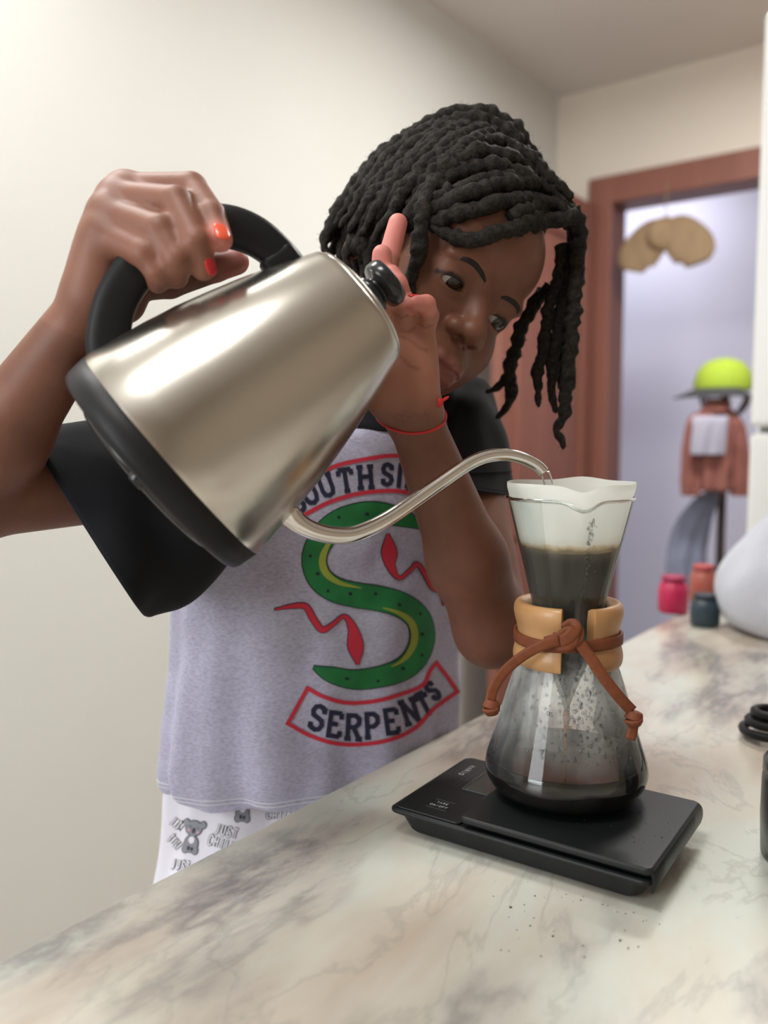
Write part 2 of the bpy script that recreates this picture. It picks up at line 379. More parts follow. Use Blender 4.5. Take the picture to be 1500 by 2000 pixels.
# small feet under the base
for a in (0.4, 2.5, 4.6):
    V_, F_ = lathe([(0, -0.0035), (0.005, -0.0035), (0.006, -0.002), (0.006, 0.001)], 14); kpart('foot', V_ + np.array([0.064 * math.cos(a), 0.064 * math.sin(a), 0]), F_, m_blackg, bring)
lid = kpart('lid', *lathe([(0.0398, 0.168), (0.0405, 0.1722), (0.0395, 0.1742), (0.036, 0.1752), (0.030, 0.1775), (0.020, 0.1795), (0.0115, 0.1803), (0.0, 0.1803)], 72), m_steel)
kpart('lid_knob', *lathe([(0.0100, 0.1795), (0.0128, 0.1808), (0.0134, 0.1840), (0.0118, 0.1858), (0.0094, 0.1872), (0.0098, 0.1888), (0.0150, 0.1902), (0.0162, 0.1922), (0.0164, 0.1968), (0.0150, 0.1996), (0.0090, 0.2012), (0.0, 0.2015)], 40), m_blackg, lid)
# handle loop in the kettle's plane
hp = catmull([(-0.040, 0, 0.1520), (-0.056, 0, 0.1510), (-0.0745, 0, 0.1455), (-0.0900, 0, 0.1330), (-0.1000, 0, 0.1115), (-0.1015, 0, 0.0830), (-0.0945, 0, 0.0570), (-0.0815, 0, 0.0385), (-0.0700, 0, 0.0300)], 44)
hw = catmull([0.0105, 0.0110, 0.0122, 0.0130, 0.0130, 0.0128, 0.0125, 0.0130, 0.0140], 44)[:, 0]
sec = lambda i, a: (superellipse(hw[i], 0.0098, 3.2)(i, a))
Vh, Fh = tube(hp, 1.0, 20, sec, up=None)
T_, N_, B_ = frames(hp, up=(0, 1, 0))
Vh = []
aa = np.linspace(0, 2 * math.pi, 20, endpoint=False)
for i in range(len(hp)):
    x, y = superellipse(0.0100, hw[i], 3.2)(i, aa); Vh.append(hp[i] + x[:, None] * N_[i] + y[:, None] * B_[i])
handle = kpart('handle', np.concatenate(Vh), Fh, m_black)
kpart('handle_mount', *[q for q in (lambda t: (t[0], t[1]))(box(0.020, 0.021, 0.024, (-0.0495, 0, 0.149), 0.005, 3))], m_black, handle)
# gooseneck spout
sp_px = [(548, 985, 0.548), (566, 1006, 0.550), (590, 1026, 0.552), (622, 1040, 0.555), (660, 1046, 0.559), (700, 1041, 0.563), (760, 1012, 0.570), (850, 950, 0.583), (905, 912, 0.590), (945, 893, 0.595), (985, 888, 0.599), (1020, 895, 0.602), (1048, 909, 0.605), (1062, 922, 0.606)]
KI = KM.inverted()
spw = catmull([tuple(P(*q)) for q in sp_px], 90); spr = catmull([0.0105, 0.0078, 0.0066, 0.0060, 0.0058, 0.0056, 0.0053, 0.0050, 0.0048, 0.0047, 0.0046, 0.0044, 0.0043, 0.0042], 90)[:, 0]
V_, F_ = tube(spw, spr, 20, caps=False)
inner = V_[-20:]; c_ = inner.mean(0); n0 = len(V_)
V_ = np.vstack([V_, c_ + (inner - c_) * 0.78, c_ + (inner - c_) * 0.75 - (spw[-1] - spw[-4])])
F_ += [[n0 - 20 + j, n0 - 20 + (j + 1) % 20, n0 + (j + 1) % 20, n0 + j][::-1] for j in range(20)] + [[n0 + j, n0 + (j + 1) % 20, n0 + 20 + (j + 1) % 20, n0 + 20 + j][::-1] for j in range(20)]
mesh('spout', V_, F_, m_steel2, kettle)
# water leaving the spout
m_water = thin_glass('water', (0.95, 0.97, 0.98), None)
tip = P(1064, 925, 0.606)
wp = [tip + Vector((0, 0, 0.001)), tip + PV(0.0025, -0.006, 0.001), tip + PV(0.0043, -0.014, 0.002), tip + PV(0.0052, -0.03, 0.003), tip + PV(0.0056, -0.052, 0.004)]
V_, F_ = tube(catmull([tuple(q) for q in wp], 24), catmull([0.0034, 0.0036, 0.0030, 0.0026, 0.0028], 24)[:, 0], 12)
tag(mesh('water_stream', V_, F_, m_water, origin=wp[-1]), 'thin clear stream of water falling from the spout tip into the paper filter', 'water')

# ================================================================== KITCHEN SCALE
SC = Vector((0.1151, 0.5884, 0.0)); SA = -0.595 
SM = Matrix.Translation(SC) @ Matrix.Rotation(SA, 4, 'Z')
scale = empty('kitchen_scale', SM)
tag(scale, 'flat black digital coffee scale lying on the marble counter', 'kitchen scale')
m_sblack = mat('scale_black', (0.008, 0.0092, 0.010), 0.42, spec=0.3, bump=(1500, 0.12, 0.0002))
def rrect(hx, hy, r, n=6, c=(0, 0)):
    pts = []
    for sx, sy, a0 in ((1, 1, 0), (-1, 1, 90), (-1, -1, 180), (1, -1, 270)):
        for k in range(n + 1):
            a = math.radians(a0 + 90 * k / n); pts.append((c[0] + sx * (hx - r) + r * math.cos(a), c[1] + sy * (hy - r) + r * math.sin(a)))
    return pts
def stack(layers):
    """layers: (outline points, z); closed solid"""
    V = []; n = len(layers[0][0])
    for pts, z in layers: V += [(x, y, z) for x, y in pts]
    F = grid_faces(len(layers), n, True); F.append(list(range(n))[::-1]); F.append([(len(layers) - 1) * n + i for i in range(n)])
    return np.array(V), F
def spart(name, V, F, m, par=None, smooth=False): return mesh(name, V, F, m, par or scale, world=False, smooth=smooth)
def bev_mod(o, w=0.0008, s=2):
    b = o.modifiers.new('bevel', 'BEVEL'); b.width = w; b.segments = s; b.limit_method = 'ANGLE'; return o
# tub with flared lip
bev_mod(spart('scale_body', *stack([(rrect(0.083, 0.048, 0.008), 0.0022), (rrect(0.085, 0.050, 0.008), 0.0045), (rrect(0.089, 0.0545, 0.008), 0.0150), (rrect(0.095, 0.060, 0.007), 0.0185), (rrect(0.095, 0.060, 0.007), 0.0205), (rrect(0.0925, 0.0575, 0.006), 0.0215), (rrect(0.092, 0.057, 0.006), 0.0205)]), m_sblack), 0.0006)
for sx in (-1, 1):
    for sy in (-1, 1):
        V_, F_ = lathe([(0.0, 0.0), (0.006, 0.0), (0.006, 0.003)], 16); spart('rubber_foot', V_ + np.array([sx * 0.070, sy * 0.038, 0]), F_, m_black)
bev_mod(spart('control_panel', *stack([(rrect(0.0265, 0.0565, 0.004, c=(-0.0645, 0)), 0.0195), (rrect(0.0265, 0.0565, 0.004, c=(-0.0645, 0)), 0.0222)]), m_sblack), 0.0005)
plate = spart('weighing_plate', *stack([(rrect(0.0655, 0.0575, 0.004, c=(0.0285, 0)), 0.0235), (rrect(0.0665, 0.0588, 0.005, c=(0.0285, 0)), 0.0250), (rrect(0.0665, 0.0588, 0.005, c=(0.0285, 0)), 0.0280), (rrect(0.0650, 0.0575, 0.004, c=(0.0285, 0)), 0.0290)]), m_sblack); bev_mod(plate, 0.0005)
# rolled-down end of the plate
xs = catmull([(0.088, 0.0282), (0.0935, 0.0278), (0.0962, 0.0245), (0.0966, 0.0190), (0.0955, 0.0140)], 16); V = []
for x, z in xs:
    for y in np.linspace(-0.0575, 0.0575, 6): V.append((x, y, z))
lip = spart('plate_lip', V, [f[::-1] for f in grid_faces(16, 6, False)], m_sblack, plate, True); so = lip.modifiers.new('s', 'SOLIDIFY'); so.thickness = 0.002; so.offset = -1
m_lcd = mat('lcd_glass', (0.035, 0.040, 0.038), 0.12)
disp = spart('display', *stack([(rrect(0.0100, 0.026, 0.0015, c=(-0.0535, 0.022)), 0.0218), (rrect(0.0100, 0.026, 0.0015, c=(-0.0535, 0.022)), 0.0226)]), m_lcd)
m_grey = mat('grey_print', (0.42, 0.43, 0.42), 0.6)
m_frame = mat('lcd_frame', (0.07, 0.075, 0.075), 0.35)
mb = MB()
for hx, hy, cx, cy in ((0.0108, 0.0004, -0.0535, -0.0043), (0.0108, 0.0004, -0.0535, 0.0483), (0.0004, 0.0262, -0.0641, 0.022), (0.0004, 0.0262, -0.0429, 0.022)): mb.add(*box(2 * hx, 2 * hy, 0.0006, (cx, cy, 0.0226)))
spart('display_frame', *mb.get(), m_frame, disp)

# ---- stroke lettering
GLY = {
 'S': [[(.92, .78), (.76, .94), (.5, 1), (.22, .94), (.08, .77), (.16, .60), (.5, .51), (.84, .41), (.93, .24), (.78, .06), (.5, 0), (.22, .06), (.07, .22)]],
 'O': [[(.5, 1), (.2, .9), (.07, .65), (.07, .35), (.2, .1), (.5, 0), (.8, .1), (.93, .35), (.93, .65), (.8, .9), (.5, 1)]],
 'U': [[(.12, 1), (.12, .3), (.22, .08), (.5, 0), (.78, .08), (.88, .3), (.88, 1)]],
 'T': [[(.03, 1), (.97, 1)], [(.5, 1), (.5, 0)]], 'H': [[(.14, 1), (.14, 0)], [(.86, 1), (.86, 0)], [(.14, .52), (.86, .52)]],
 'I': [[(.5, 1), (.5, 0)]], 'D': [[(.14, 0), (.14, 1), (.5, 1), (.84, .84), (.93, .5), (.84, .16), (.5, 0), (.14, 0)]],
 'E': [[(.92, 1), (.14, 1), (.14, 0), (.92, 0)], [(.14, .52), (.72, .52)]],
 'R': [[(.14, 0), (.14, 1), (.62, 1), (.88, .86), (.88, .66), (.62, .5), (.14, .5)], [(.52, .5), (.9, 0)]],
 'P': [[(.14, 0), (.14, 1), (.62, 1), (.9, .86), (.9, .62), (.62, .46), (.14, .46)]],
 'N': [[(.14, 0), (.14, 1)], [(.14, 1), (.86, 0)], [(.86, 0), (.86, 1)]],
 'J': [[(.75, 1), (.75, .25), (.6, .03), (.35, 0), (.15, .15)]], 'C': [[(.92, .78), (.75, .95), (.5, 1), (.2, .9), (.07, .65), (.07, .35), (.2, .1), (.5, 0), (.75, .05), (.92, .22)]],
 'L': [[(.14, 1), (.14, 0), (.9, 0)]], 'A': [[(.05, 0), (.5, 1), (.95, 0)], [(.22, .36), (.78, .36)]], 'F': [[(.92, 1), (.14, 1), (.14, 0)], [(.14, .52), (.72, .52)]], '/': [[(.2, 0), (.8, 1)]]}
SERIF = {'T': [(.5, 0), (.03, .86, 'v'), (.97, .86, 'v')], 'H': [(.14, 1), (.14, 0), (.86, 1), (.86, 0)], 'I': [(.5, 1), (.5, 0)], 'U': [(.12, 1), (.88, 1)], 'R': [(.14, 0), (.9, 0)], 'P': [(.14, 0)], 'N': [(.14, 0), (.86, 1), (.12, 1)], 'E': [(.92, .12, 'v'), (.92, .88, 'v')], 'S': [(.9, .84, 'v'), (.1, .16, 'v')], 'D': []}
def glyph(ch, serif=False):
    L = [list(s) for s in GLY[ch]]
    if serif:
        for q in SERIF.get(ch, []):
            if len(q) == 3: L.append([(q[0], q[1] - 0.13), (q[0], q[1] + 0.13)])
            else: L.append([(q[0] - 0.22, q[1]), (q[0] + 0.22, q[1])])
    return L
def strip2d(pts, w, step, cross=2, closed=False):
    """ribbon of width w (number or per-point list) along a 2-D polyline -> 2-D verts, faces"""
    pts = np.asarray(pts, float)
    wl = np.broadcast_to(np.asarray(w, float), (len(pts),)).copy()
    if closed: pts = np.vstack([pts, pts[:1]]); wl = np.append(wl, wl[0])
    Q = [pts[0]]; Wd = [wl[0]]
    for i in range(len(pts) - 1):
        n = max(1, int(math.ceil(np.linalg.norm(pts[i + 1] - pts[i]) / step)))
        for k in range(1, n + 1): Q.append(pts[i] + (pts[i + 1] - pts[i]) * k / n); Wd.append(wl[i] + (wl[i + 1] - wl[i]) * k / n)
    Q = np.array(Q); Wd = np.array(Wd); D = np.diff(Q, axis=0); D /= np.linalg.norm(D, axis=1)[:, None] + 1e-9
    T = np.zeros_like(Q); T[0] = D[0]; T[-1] = D[-1]; T[1:-1] = D[:-1] + D[1:]
    if closed: T[0] = T[-1] = D[0] + D[-1]
    T /= np.linalg.norm(T, axis=1)[:, None] + 1e-9
    cs = np.ones(len(Q)); cs[1:-1] = np.maximum(0.6, (T[1:-1] * D[1:]).sum(1))
    if closed: cs[0] = cs[-1] = max(0.6, float(T[0] @ D[0]))
    Nn = np.stack([-T[:, 1], T[:, 0]], 1) / cs[:, None]
    V = []
    for k in np.linspace(-0.5, 0.5, cross + 1): V.append(Q + Nn * (Wd * k)[:, None])
    V = np.stack(V, 1).reshape(-1, 2); return V, grid_faces(len(Q), cross + 1, False)
def word2d(txt, cx, cy, w, h, gap, rot, sw, serif=False, step=99, ydown=True):
    """lines of lettering centred on (cx, cy); returns list of (verts2d, faces)"""
    tot = len(txt) * w + (len(txt) - 1) * gap; out = []; c, s = math.cos(rot), math.sin(rot)
    for i, ch in enumerate(txt):
        if ch == ' ': continue
        x0 = -tot / 2 + i * (w + gap)
        for pl in glyph(ch, serif):
            q = [(x0 + a * w, (b - 0.5) * h) for a, b in pl]
            q = [(cx + x * c - y * s, cy + (-1 if ydown else 1) * (x * s + y * c)) for x, y in q]
            out.append(strip2d(q, sw, step, 1))
    return out
def flat_word(txt, cx, cy, w, h, gap, rot, sw, z, name, par):
    mb = MB()
    for v, f in word2d(txt, cx, cy, w, h, gap, rot, sw, ydown=False): mb.add(np.column_stack([v, np.full(len(v), z)]), f)
    return spart(name, *mb.get(), m_grey, par)
pan = disp.parent
R180 = math.pi / 2
flat_word('HARIO', -0.0790, 0.030, 0.0034, 0.0040, 0.0012, -math.pi / 2, 0.0007, 0.02235, 'brand_lettering', disp)
flat_word('ON/OFF', -0.0640, -0.0400, 0.0018, 0.0026, 0.0007, 0, 0.0004, 0.02235, 'button_lettering', disp)
flat_word('TARE', -0.0640, -0.0345, 0.0018, 0.0026, 0.0007, 0, 0.0004, 0.02235, 'button_lettering', disp)
mb = MB()
for yy in (-0.0300, -0.0445): mb.add(*box(0.016, 0.0003, 0.0002, (-0.064, yy, 0.0223)))
for xx in (-0.0735, -0.0700): mb.add(*box(0.0003, 0.05, 0.0002, (xx, 0.022, 0.0223)))
tag(spart('panel_lines', *mb.get(), m_frame, disp), kind='stuff')

# ================================================================== POUR-OVER COFFEE MAKER
CZ = 0.0292
CB = on_plane(1103, 1546, CZ)
CY_ = CB.y
def cz(py): return z_at(py, CY_) - CZ
def cr(px, py): return px * (CY_ * CP - (z_at(py, CY_) - H) * SP) / FPX
maker = empty('pour_over_coffee_maker', CB)
tag(maker, 'hourglass glass pour-over coffee maker with wooden collar and leather tie', 'coffee maker')
def cpart(name, V, F, m, par=None, smooth=True): return mesh(name, V, F, m, par or maker, world=False, smooth=smooth)
# direction of the pouring groove: towards the camera, a little to the right
ga = math.atan2(-CB.y, -CB.x) + math.radians(11)
def adiff(a, b): return (a - b + math.pi) % (2 * math.pi) - math.pi
gprof = [(0, 0.0), (cr(92, 1546), 0.0), (cr(118, 1546), 0.0022), (cr(138, 1530), cz(1531)), (cr(150, 1515), cz(1515)), (cr(155, 1500), cz(1500)), (cr(155, 1485), cz(1486)), (cr(151, 1470), cz(1468)), (cr(137, 1425), cz(1425)), (cr(121, 1370), cz(1370)), (cr(107, 1325), cz(1325)), (cr(93, 1285), cz(1285)), (cr(78, 1255), cz(1255)), (cr(68, 1232), cz(1232)), (cr(66, 1212), cz(1212)), (cr(70, 1180), cz(1180)), (cr(77, 1150), cz(1150)), (cr(89, 1100), cz(1100)), (cr(102, 1050), cz(1050)), (cr(113, 1005), cz(1005)), (cr(118.5, 982), cz(982)), (cr(121, 972), cz(972))]
gp = catmull(gprof, 84); gp[0] = gprof[0]
for i in range(len(gp)): gp[i][0] = max(gp[i][0], 0); gp[i][1] = max(gp[i][1], 0)
ZT = cz(972); ZN = cz(1225)
def gmod(r, z, a):
    t = min(1, max(0, (z - ZN + 0.012) / (ZT - ZN))); d = adiff(a, ga)
    g = math.exp(-(d / 0.20) ** 2)
    e = min(1, max(0, (z - (ZT - 0.02)) / 0.02)) ** 2
    return r + g * t * (0.0022 + 0.0035 * e), z - g * e * 0.0058
ZL = cz(1472)
m_glass = thin_glass('carafe_glass', (0.95, 0.965, 0.96), (0.72, ((0.0, 0.02), (ZL + 0.002, 0.05), (cz(1400), 0.70), (cz(1300), 1.0), (cz(1215), 0.5), (cz(1160), 0.12), (cz(1000), 0.06))))
glass = cpart('glass_carafe', *lathe([tuple(q) for q in gp], 120, mod=gmod), m_glass)
rim = []
for a in np.linspace(0, 2 * math.pi, 121)[:-1]:
    r, z = gmod(gp[-1][0], gp[-1][1], a); rim.append((r * math.cos(a), r * math.sin(a), z))
rim = np.array(rim + rim[:1]); V_, F_ = tube(rim, 0.0013, 8, caps=False); cpart('glass_rim', V_, F_, thin_glass('rim_glass', (0.80, 0.84, 0.82), None), glass)
# coffee in the lower chamber
m_coffee = mat('coffee', (0.006, 0.0035, 0.0022), 0.06)
lp = [(max(0, r - 0.0012), z + 0.0012) for r, z in gp if z < ZL - 0.0004]
rl = float(np.interp(ZL, gp[10:60, 1], gp[10:60, 0])) - 0.0012
coffee = tag(mesh('brewed_coffee', *(lambda t: (xf(t[0], Matrix.Translation(CB)), t[1]))(lathe(lp + [(rl, ZL), (rl - 0.0015, ZL - 0.0006), (0, ZL - 0.0006)], 72)), m_coffee, origin=CB), 'black brewed coffee pooled in the bottom of the glass carafe', 'coffee')
# paper filter: cone standing a little above the rim
def paper_mat():
    m = bpy.data.materials.new('filter_paper'); m.use_nodes = True; nt = m.node_tree; nt.nodes.clear(); L = nt.links.new; N = nt.nodes.new
    out = N('ShaderNodeOutputMaterial'); df = N('ShaderNodeBsdfDiffuse'); tl = N('ShaderNodeBsdfTranslucent'); tr = N('ShaderNodeBsdfTransparent')
    tc = N('ShaderNodeTexCoord'); sx = N('ShaderNodeSeparateXYZ'); L(tc.outputs['Object'], sx.inputs[0])
    n = N('ShaderNodeTexNoise'); n.inputs['Scale'].default_value = 90; n.inputs['Detail'].default_value = 5; L(tc.outputs['Object'], n.inputs['Vector'])
    ad = N('ShaderNodeMath'); ad.operation = 'MULTIPLY_ADD'; ad.inputs[1].default_value = 0.006; L(n.outputs[0], ad.inputs[0]); L(sx.outputs[2], ad.inputs[2])
    mr = N('ShaderNodeMapRange'); mr.inputs[1].default_value = cz(1075) + 0.003; mr.inputs[2].default_value = cz(1040) + 0.003; L(ad.outputs[0], mr.inputs[0])
    r = N('ShaderNodeValToRGB'); e = r.color_ramp.elements; e[0].position = 0.0; e[0].color = (*srgb(96, 88, 72), 1); e[1].position = 1.0; e[1].color = (0.86, 0.88, 0.84, 1)
    k = e.new(0.28); k.color = (*srgb(120, 108, 84), 1); k = e.new(0.42); k.color = (*srgb(196, 178, 142), 1); k = e.new(0.62); k.color = (0.80, 0.80, 0.74, 1)
    L(mr.outputs[0], r.inputs[0]); L(r.outputs[0], df.inputs[0]); L(r.outputs[0], tl.inputs[0])
    mx = N('ShaderNodeMixShader'); mx.inputs[0].default_value = 0.48; L(df.outputs[0], mx.inputs[1]); L(tl.outputs[0], mx.inputs[2])
    f = N('ShaderNodeMapRange'); f.inputs[1].default_value = 0.0; f.inputs[2].default_value = 0.5; f.inputs[3].default_value = 0.50; f.inputs[4].default_value = 0.06; L(mr.outputs[0], f.inputs[0])
    m2 = N('ShaderNodeMixShader'); L(f.outputs[0], m2.inputs[0]); L(mx.outputs[0], m2.inputs[1]); L(tr.outputs[0], m2.inputs[2]); L(m2.outputs[0], out.inputs[0])
    return m
m_paper = paper_mat()
filt = empty('paper_filter', CB); tag(filt, 'white paper cone filter wet with coffee, sitting in the top of the glass', 'filter')
ZP = cz(940)
fprof = [(0.0008, cz(1392))] + [(max(0.001, float(np.interp(cz(y), gp[40:, 1], gp[40:, 0])) - 0.0016 if y < 1235 else cr(62 * (1392 - y) / 157.0, y)), cz(y)) for y in (1360, 1320, 1280, 1250, 1232, 1210, 1180, 1150, 1120, 1090, 1060, 1030, 1005, 985, 972)] + [(cr(122.5, 952), cz(952)), (cr(123.5, 938), ZP)]
fp = catmull(fprof, 56)
def fmod(r, z, a):
    d = adiff(a, ga); t = min(1, max(0, (z - cz(985)) / (ZP - cz(985)))); g = math.exp(-(d / 0.24) ** 2)
    s = min(1, max(0, (z - ZN) / (ZT - ZN)))
    wav = 0.5 * math.sin(3 * a + 0.7) + 0.5 * math.sin(5 * a + 2.1)
    back = math.exp(-(adiff(a, ga + 2.75) / 0.35) ** 2)
    return r + t * 0.0005 * wav + g * s * 0.0012 - 0.0012 * g * t, z + t * (0.0005 * wav - 0.0050 * g - 0.0006 + 0.0022 * back)
cone = cpart('paper_cone', *lathe([tuple(q) for q in fp], 110, mod=fmod), m_paper, filt)
# thicker folded side of the paper, on the left
fl = [(r - 0.0009, z) for r, z in fp if z > cz(1225)]
la = math.atan2(-CB.y, -CB.x) - math.radians(62)
V_, F_ = lathe(fl, 26, la - 0.75, la + 0.62, mod=fmod); cpart('folded_layers', V_, F_, m_paper, filt)
m_slurry = mat('slurry', srgb(44, 36, 27), 0.5); m_foam = mat('coffee_foam', srgb(176, 150, 108), 0.6, bump=(400, 0.5, 0.001))
sl = [(max(0, r - 0.0035), z) for r, z in fp if z < cz(1066)]; zs_ = sl[-1][1]
slur = tag(mesh('coffee_slurry', *(lambda t: (xf(t[0], Matrix.Translation(CB)), t[1]))(lathe([(0, sl[0][1])] + sl + [(sl[-1][0], zs_ + 0.001)], 60)), m_slurry, origin=CB), 'dark wet coffee grounds brewing inside the paper filter', 'coffee')
mesh('foam', *lathe([(sl[-1][0], zs_ + 0.001), (sl[-1][0] - 0.001, zs_ + 0.003), (sl[-1][0] - 0.010, zs_ + 0.0034), (0.0, zs_ + 0.0030)], 60), m_foam, slur, world=False)
# drips hanging from the filter tip
m_amber = mat('amber_drop', srgb(150, 84, 20), 0.1)
V_, F_ = tube(catmull([(0, 0, cz(1388)), (0.0003, 0, cz(1402)), (0, 0, cz(1440)), (0, 0, ZL)], 20), catmull([0.0022, 0.0026, 0.0010, 0.0009], 20)[:, 0], 10)
mesh('drip', V_, F_, m_amber, slur, world=False)
# condensation droplets on the inside of the front
m_drop = thin_glass('droplet', (0.97, 0.98, 0.98), None); mb = MB()
for k in range(420):
    z = random.uniform(cz(1440), cz(1262)); a = ga + random.gauss(0.0, 0.42); r = float(np.interp(z, gp[8:50, 1], gp[8:50, 0])) - 0.0003
    s = random.uniform(0.0004, 0.0011); V_, F_ = ellipsoid((r * math.cos(a), r * math.sin(a), z), (s, s, s * random.uniform(1, 1.7)), nu=7, nv=5); mb.add(V_, F_)
for k in range(90):
    z = random.uniform(cz(1160), cz(1003)); a = ga + 0.16 + random.gauss(0, 0.03) * (2 if k % 6 == 0 else 1); r = gmod(float(np.interp(z, gp[40:, 1], gp[40:, 0])), z, a)[0] + 0.0002; s = random.uniform(0.0003, 0.0009)
    V_, F_ = ellipsoid((r * math.cos(a), r * math.sin(a), z), (s, s, s * random.uniform(1, 2.2)), nu=7, nv=5); mb.add(V_, F_)
tag(cpart('condensation', *mb.get(), m_drop, glass), kind='stuff')
# wooden collar: two halves with open seams front and back
m_wood = mat('collar_wood', srgb(188, 143, 94), 0.42, var=(22, 0.75, srgb(150, 104, 62), (1, 1, 0.25)), bump=(120, 0.1, 0.0006, (1, 1, 0.2)), coat=0.15)
oprof = [(cr(101, 1290), cz(1291)), (cr(104, 1284), cz(1284)), (cr(105, 1272), cz(1272)), (cr(101, 1252), cz(1252)), (cr(97.5, 1236), cz(1236)), (cr(98.5, 1220), cz(1220)), (cr(103, 1203), cz(1203)), (cr(105, 1190), cz(1190)), (cr(103, 1178), cz(1178)), (cr(96, 1172), cz(1172)), (cr(86, 1174), cz(1174))]
iz = [cz(1178), cz(1200), cz(1232), cz(1260), cz(1284)]
iprof = [(float(np.interp(z, gp[20:, 1], gp[20:, 0])) + 0.0022, z) for z in iz]
ring = [tuple(q) for q in catmull(oprof, 40)] + iprof
for side in (0, 1):
    a0 = ga + 0.30 + side * math.pi; a1 = ga + math.pi - 0.24 + side * math.pi
    if side: a0, a1 = ga + math.pi + 0.24, ga + 2 * math.pi - 0.30
    n = 44; ang = np.linspace(a0, a1, n); V = []
    for a in ang:
        for r, z in ring: V.append((r * math.cos(a), r * math.sin(a), z))
    m_ = len(ring); F = [f for f in grid_faces(n, m_, True)]
    F.append(list(range(m_))[::-1]); F.append([(n - 1) * m_ + i for i in range(m_)])
    w = cpart('wooden_collar', V, [f[::-1] for f in F], m_wood); bv = w.modifiers.new('b', 'BEVEL'); bv.width = 0.0012; bv.segments = 2; bv.limit_method = 'ANGLE'; bv.angle_limit = math.radians(60)
# leather tie round the waist of the collar
m_leather = mat('leather', srgb(118, 64, 38), 0.6, spec=0.3, var=(150, 0.5, srgb(92, 48, 28)), bump=(500, 0.25, 0.0004))
def ribbon(path, w, t, up): 
    path = np.asarray(path, float); T = np.gradient(path, axis=0); T /= np.linalg.norm(T, axis=1)[:, None] + 1e-12
    up = np.broadcast_to(np.asarray(up, float), path.shape); V = []
    aa = np.linspace(0, 2 * math.pi, 16, endpoint=False); x, y = superellipse(1, 1, 8)(0, aa)
    for i in range(len(path)):
        n = up[i] - T[i] * up[i].dot(T[i]); n /= np.linalg.norm(n) + 1e-12; b = np.cross(T[i], n)
        V.append(path[i] + x[:, None] * n * t / 2 + y[:, None] * b * w / 2)
    F = [f[::-1] for f in grid_faces(len(path), 16, True)]; F.append(list(range(16))); F.append([(len(path) - 1) * 16 + 15 - i for i in range(16)])
    return np.concatenate(V), F
rb = cr(99.5, 1236); zb = cz(1240); ang = np.linspace(0, 2 * math.pi, 90)
bp_ = np.stack([(rb + 0.0008) * np.cos(ang + ga), (rb + 0.0008) * np.sin(ang + ga), zb + 0.0008 * np.sin(2 * ang)], 1)
dflat = np.minimum(ang, 2 * math.pi - ang); sag = np.exp(-(dflat / 0.35) ** 2); bp_[:, :2] *= (1 - 0.03 * sag)[:, None]
tie = cpart('leather_tie', *ribbon(bp_, 0.0080, 0.0024, np.stack([np.cos(ang + ga), np.sin(ang + ga), 0 * ang], 1)), m_leather)
DC = depth_of(CB + Vector((0, 0, zb)))
DF = DC - rb - 0.003
toc = -np.array(CF)
def wpath(pp, n=40): return catmull([tuple(P(*q)) for q in pp], n)
def wr(name, pp, w=0.0078, t=0.0020, n=40, up=None): 
    return mesh(name, *ribbon(wpath(pp, n), w, t, toc if up is None else up), m_leather, tie)
wr('knot_wrap', [(1078, 1246, DF + 0.002), (1096, 1252, DF - 0.002), (1112, 1243, DF - 0.005), (1124, 1226, DF - 0.005), (1116, 1220, DF - 0.002), (1104, 1228, DF)], 0.0085)
wr('knot_wrap', [(1066, 1254, DF + 0.002), (1090, 1246, DF - 0.001), (1108, 1234, DF - 0.003), (1120, 1240, DF - 0.005), (1117, 1256, DF - 0.004), (1100, 1262, DF - 0.002), (1086, 1258, DF + 0.001)], 0.0075)
wr('knot_wrap', [(1112, 1256, DF - 0.004), (1128, 1248, DF - 0.004), (1130, 1232, DF - 0.003), (1122, 1222, DF - 0.001)], 0.007)
DE = DC - cr(106, 1270)
wr('tie_end', [(1092, 1252, DF - 0.002), (1060, 1260, DF - 0.001), (1020, 1282, DF + 0.006), (985, 1312, DF + 0.014), (964, 1345, DF + 0.016), (957, 1372, DF + 0.016)], 0.0072)
wr('tie_end', [(1128, 1252, DF - 0.003), (1150, 1280, DF - 0.003), (1180, 1324, DF - 0.004), (1210, 1362, DF - 0.002), (1234, 1388, DF + 0.002)], 0.0078)
def end_knot(cx, cy, d, tail):
    c = np.array(P(cx, cy, d)); mb = MB()
    t = np.linspace(0, 2 * math.pi * 1.9, 44)
    R_ = np.array([list(CX), list(CU), list(CF)]).T
    pth = np.stack([0.0044 * np.cos(t), 0.0028 * np.sin(t * 0.5) - 0.0006 * t / 6, 0.0040 * np.sin(t)], 1) @ R_.T + c
    V_, F_ = ribbon(pth, 0.0058, 0.0026, (pth - c)); mb.add(V_, F_)
    V_, F_ = ellipsoid(c, (0.0042, 0.0042, 0.0046)); mb.add(V_, F_)
    o = mesh('end_knot', *mb.get(), m_leather, tie)
    mesh('tie_tip', *ribbon(catmull([tuple(c), tuple(P(*tail[0])), tuple(P(*tail[1]))], 10), 0.0068, 0.0026, toc), m_leather, tie)
end_knot(961, 1380, DF + 0.016, [(958, 1389, DF + 0.016), (957, 1396, DF + 0.016)])
end_knot(1239, 1402, DF + 0.003, [(1236, 1424, DF + 0.003), (1231, 1444, DF + 0.003)])
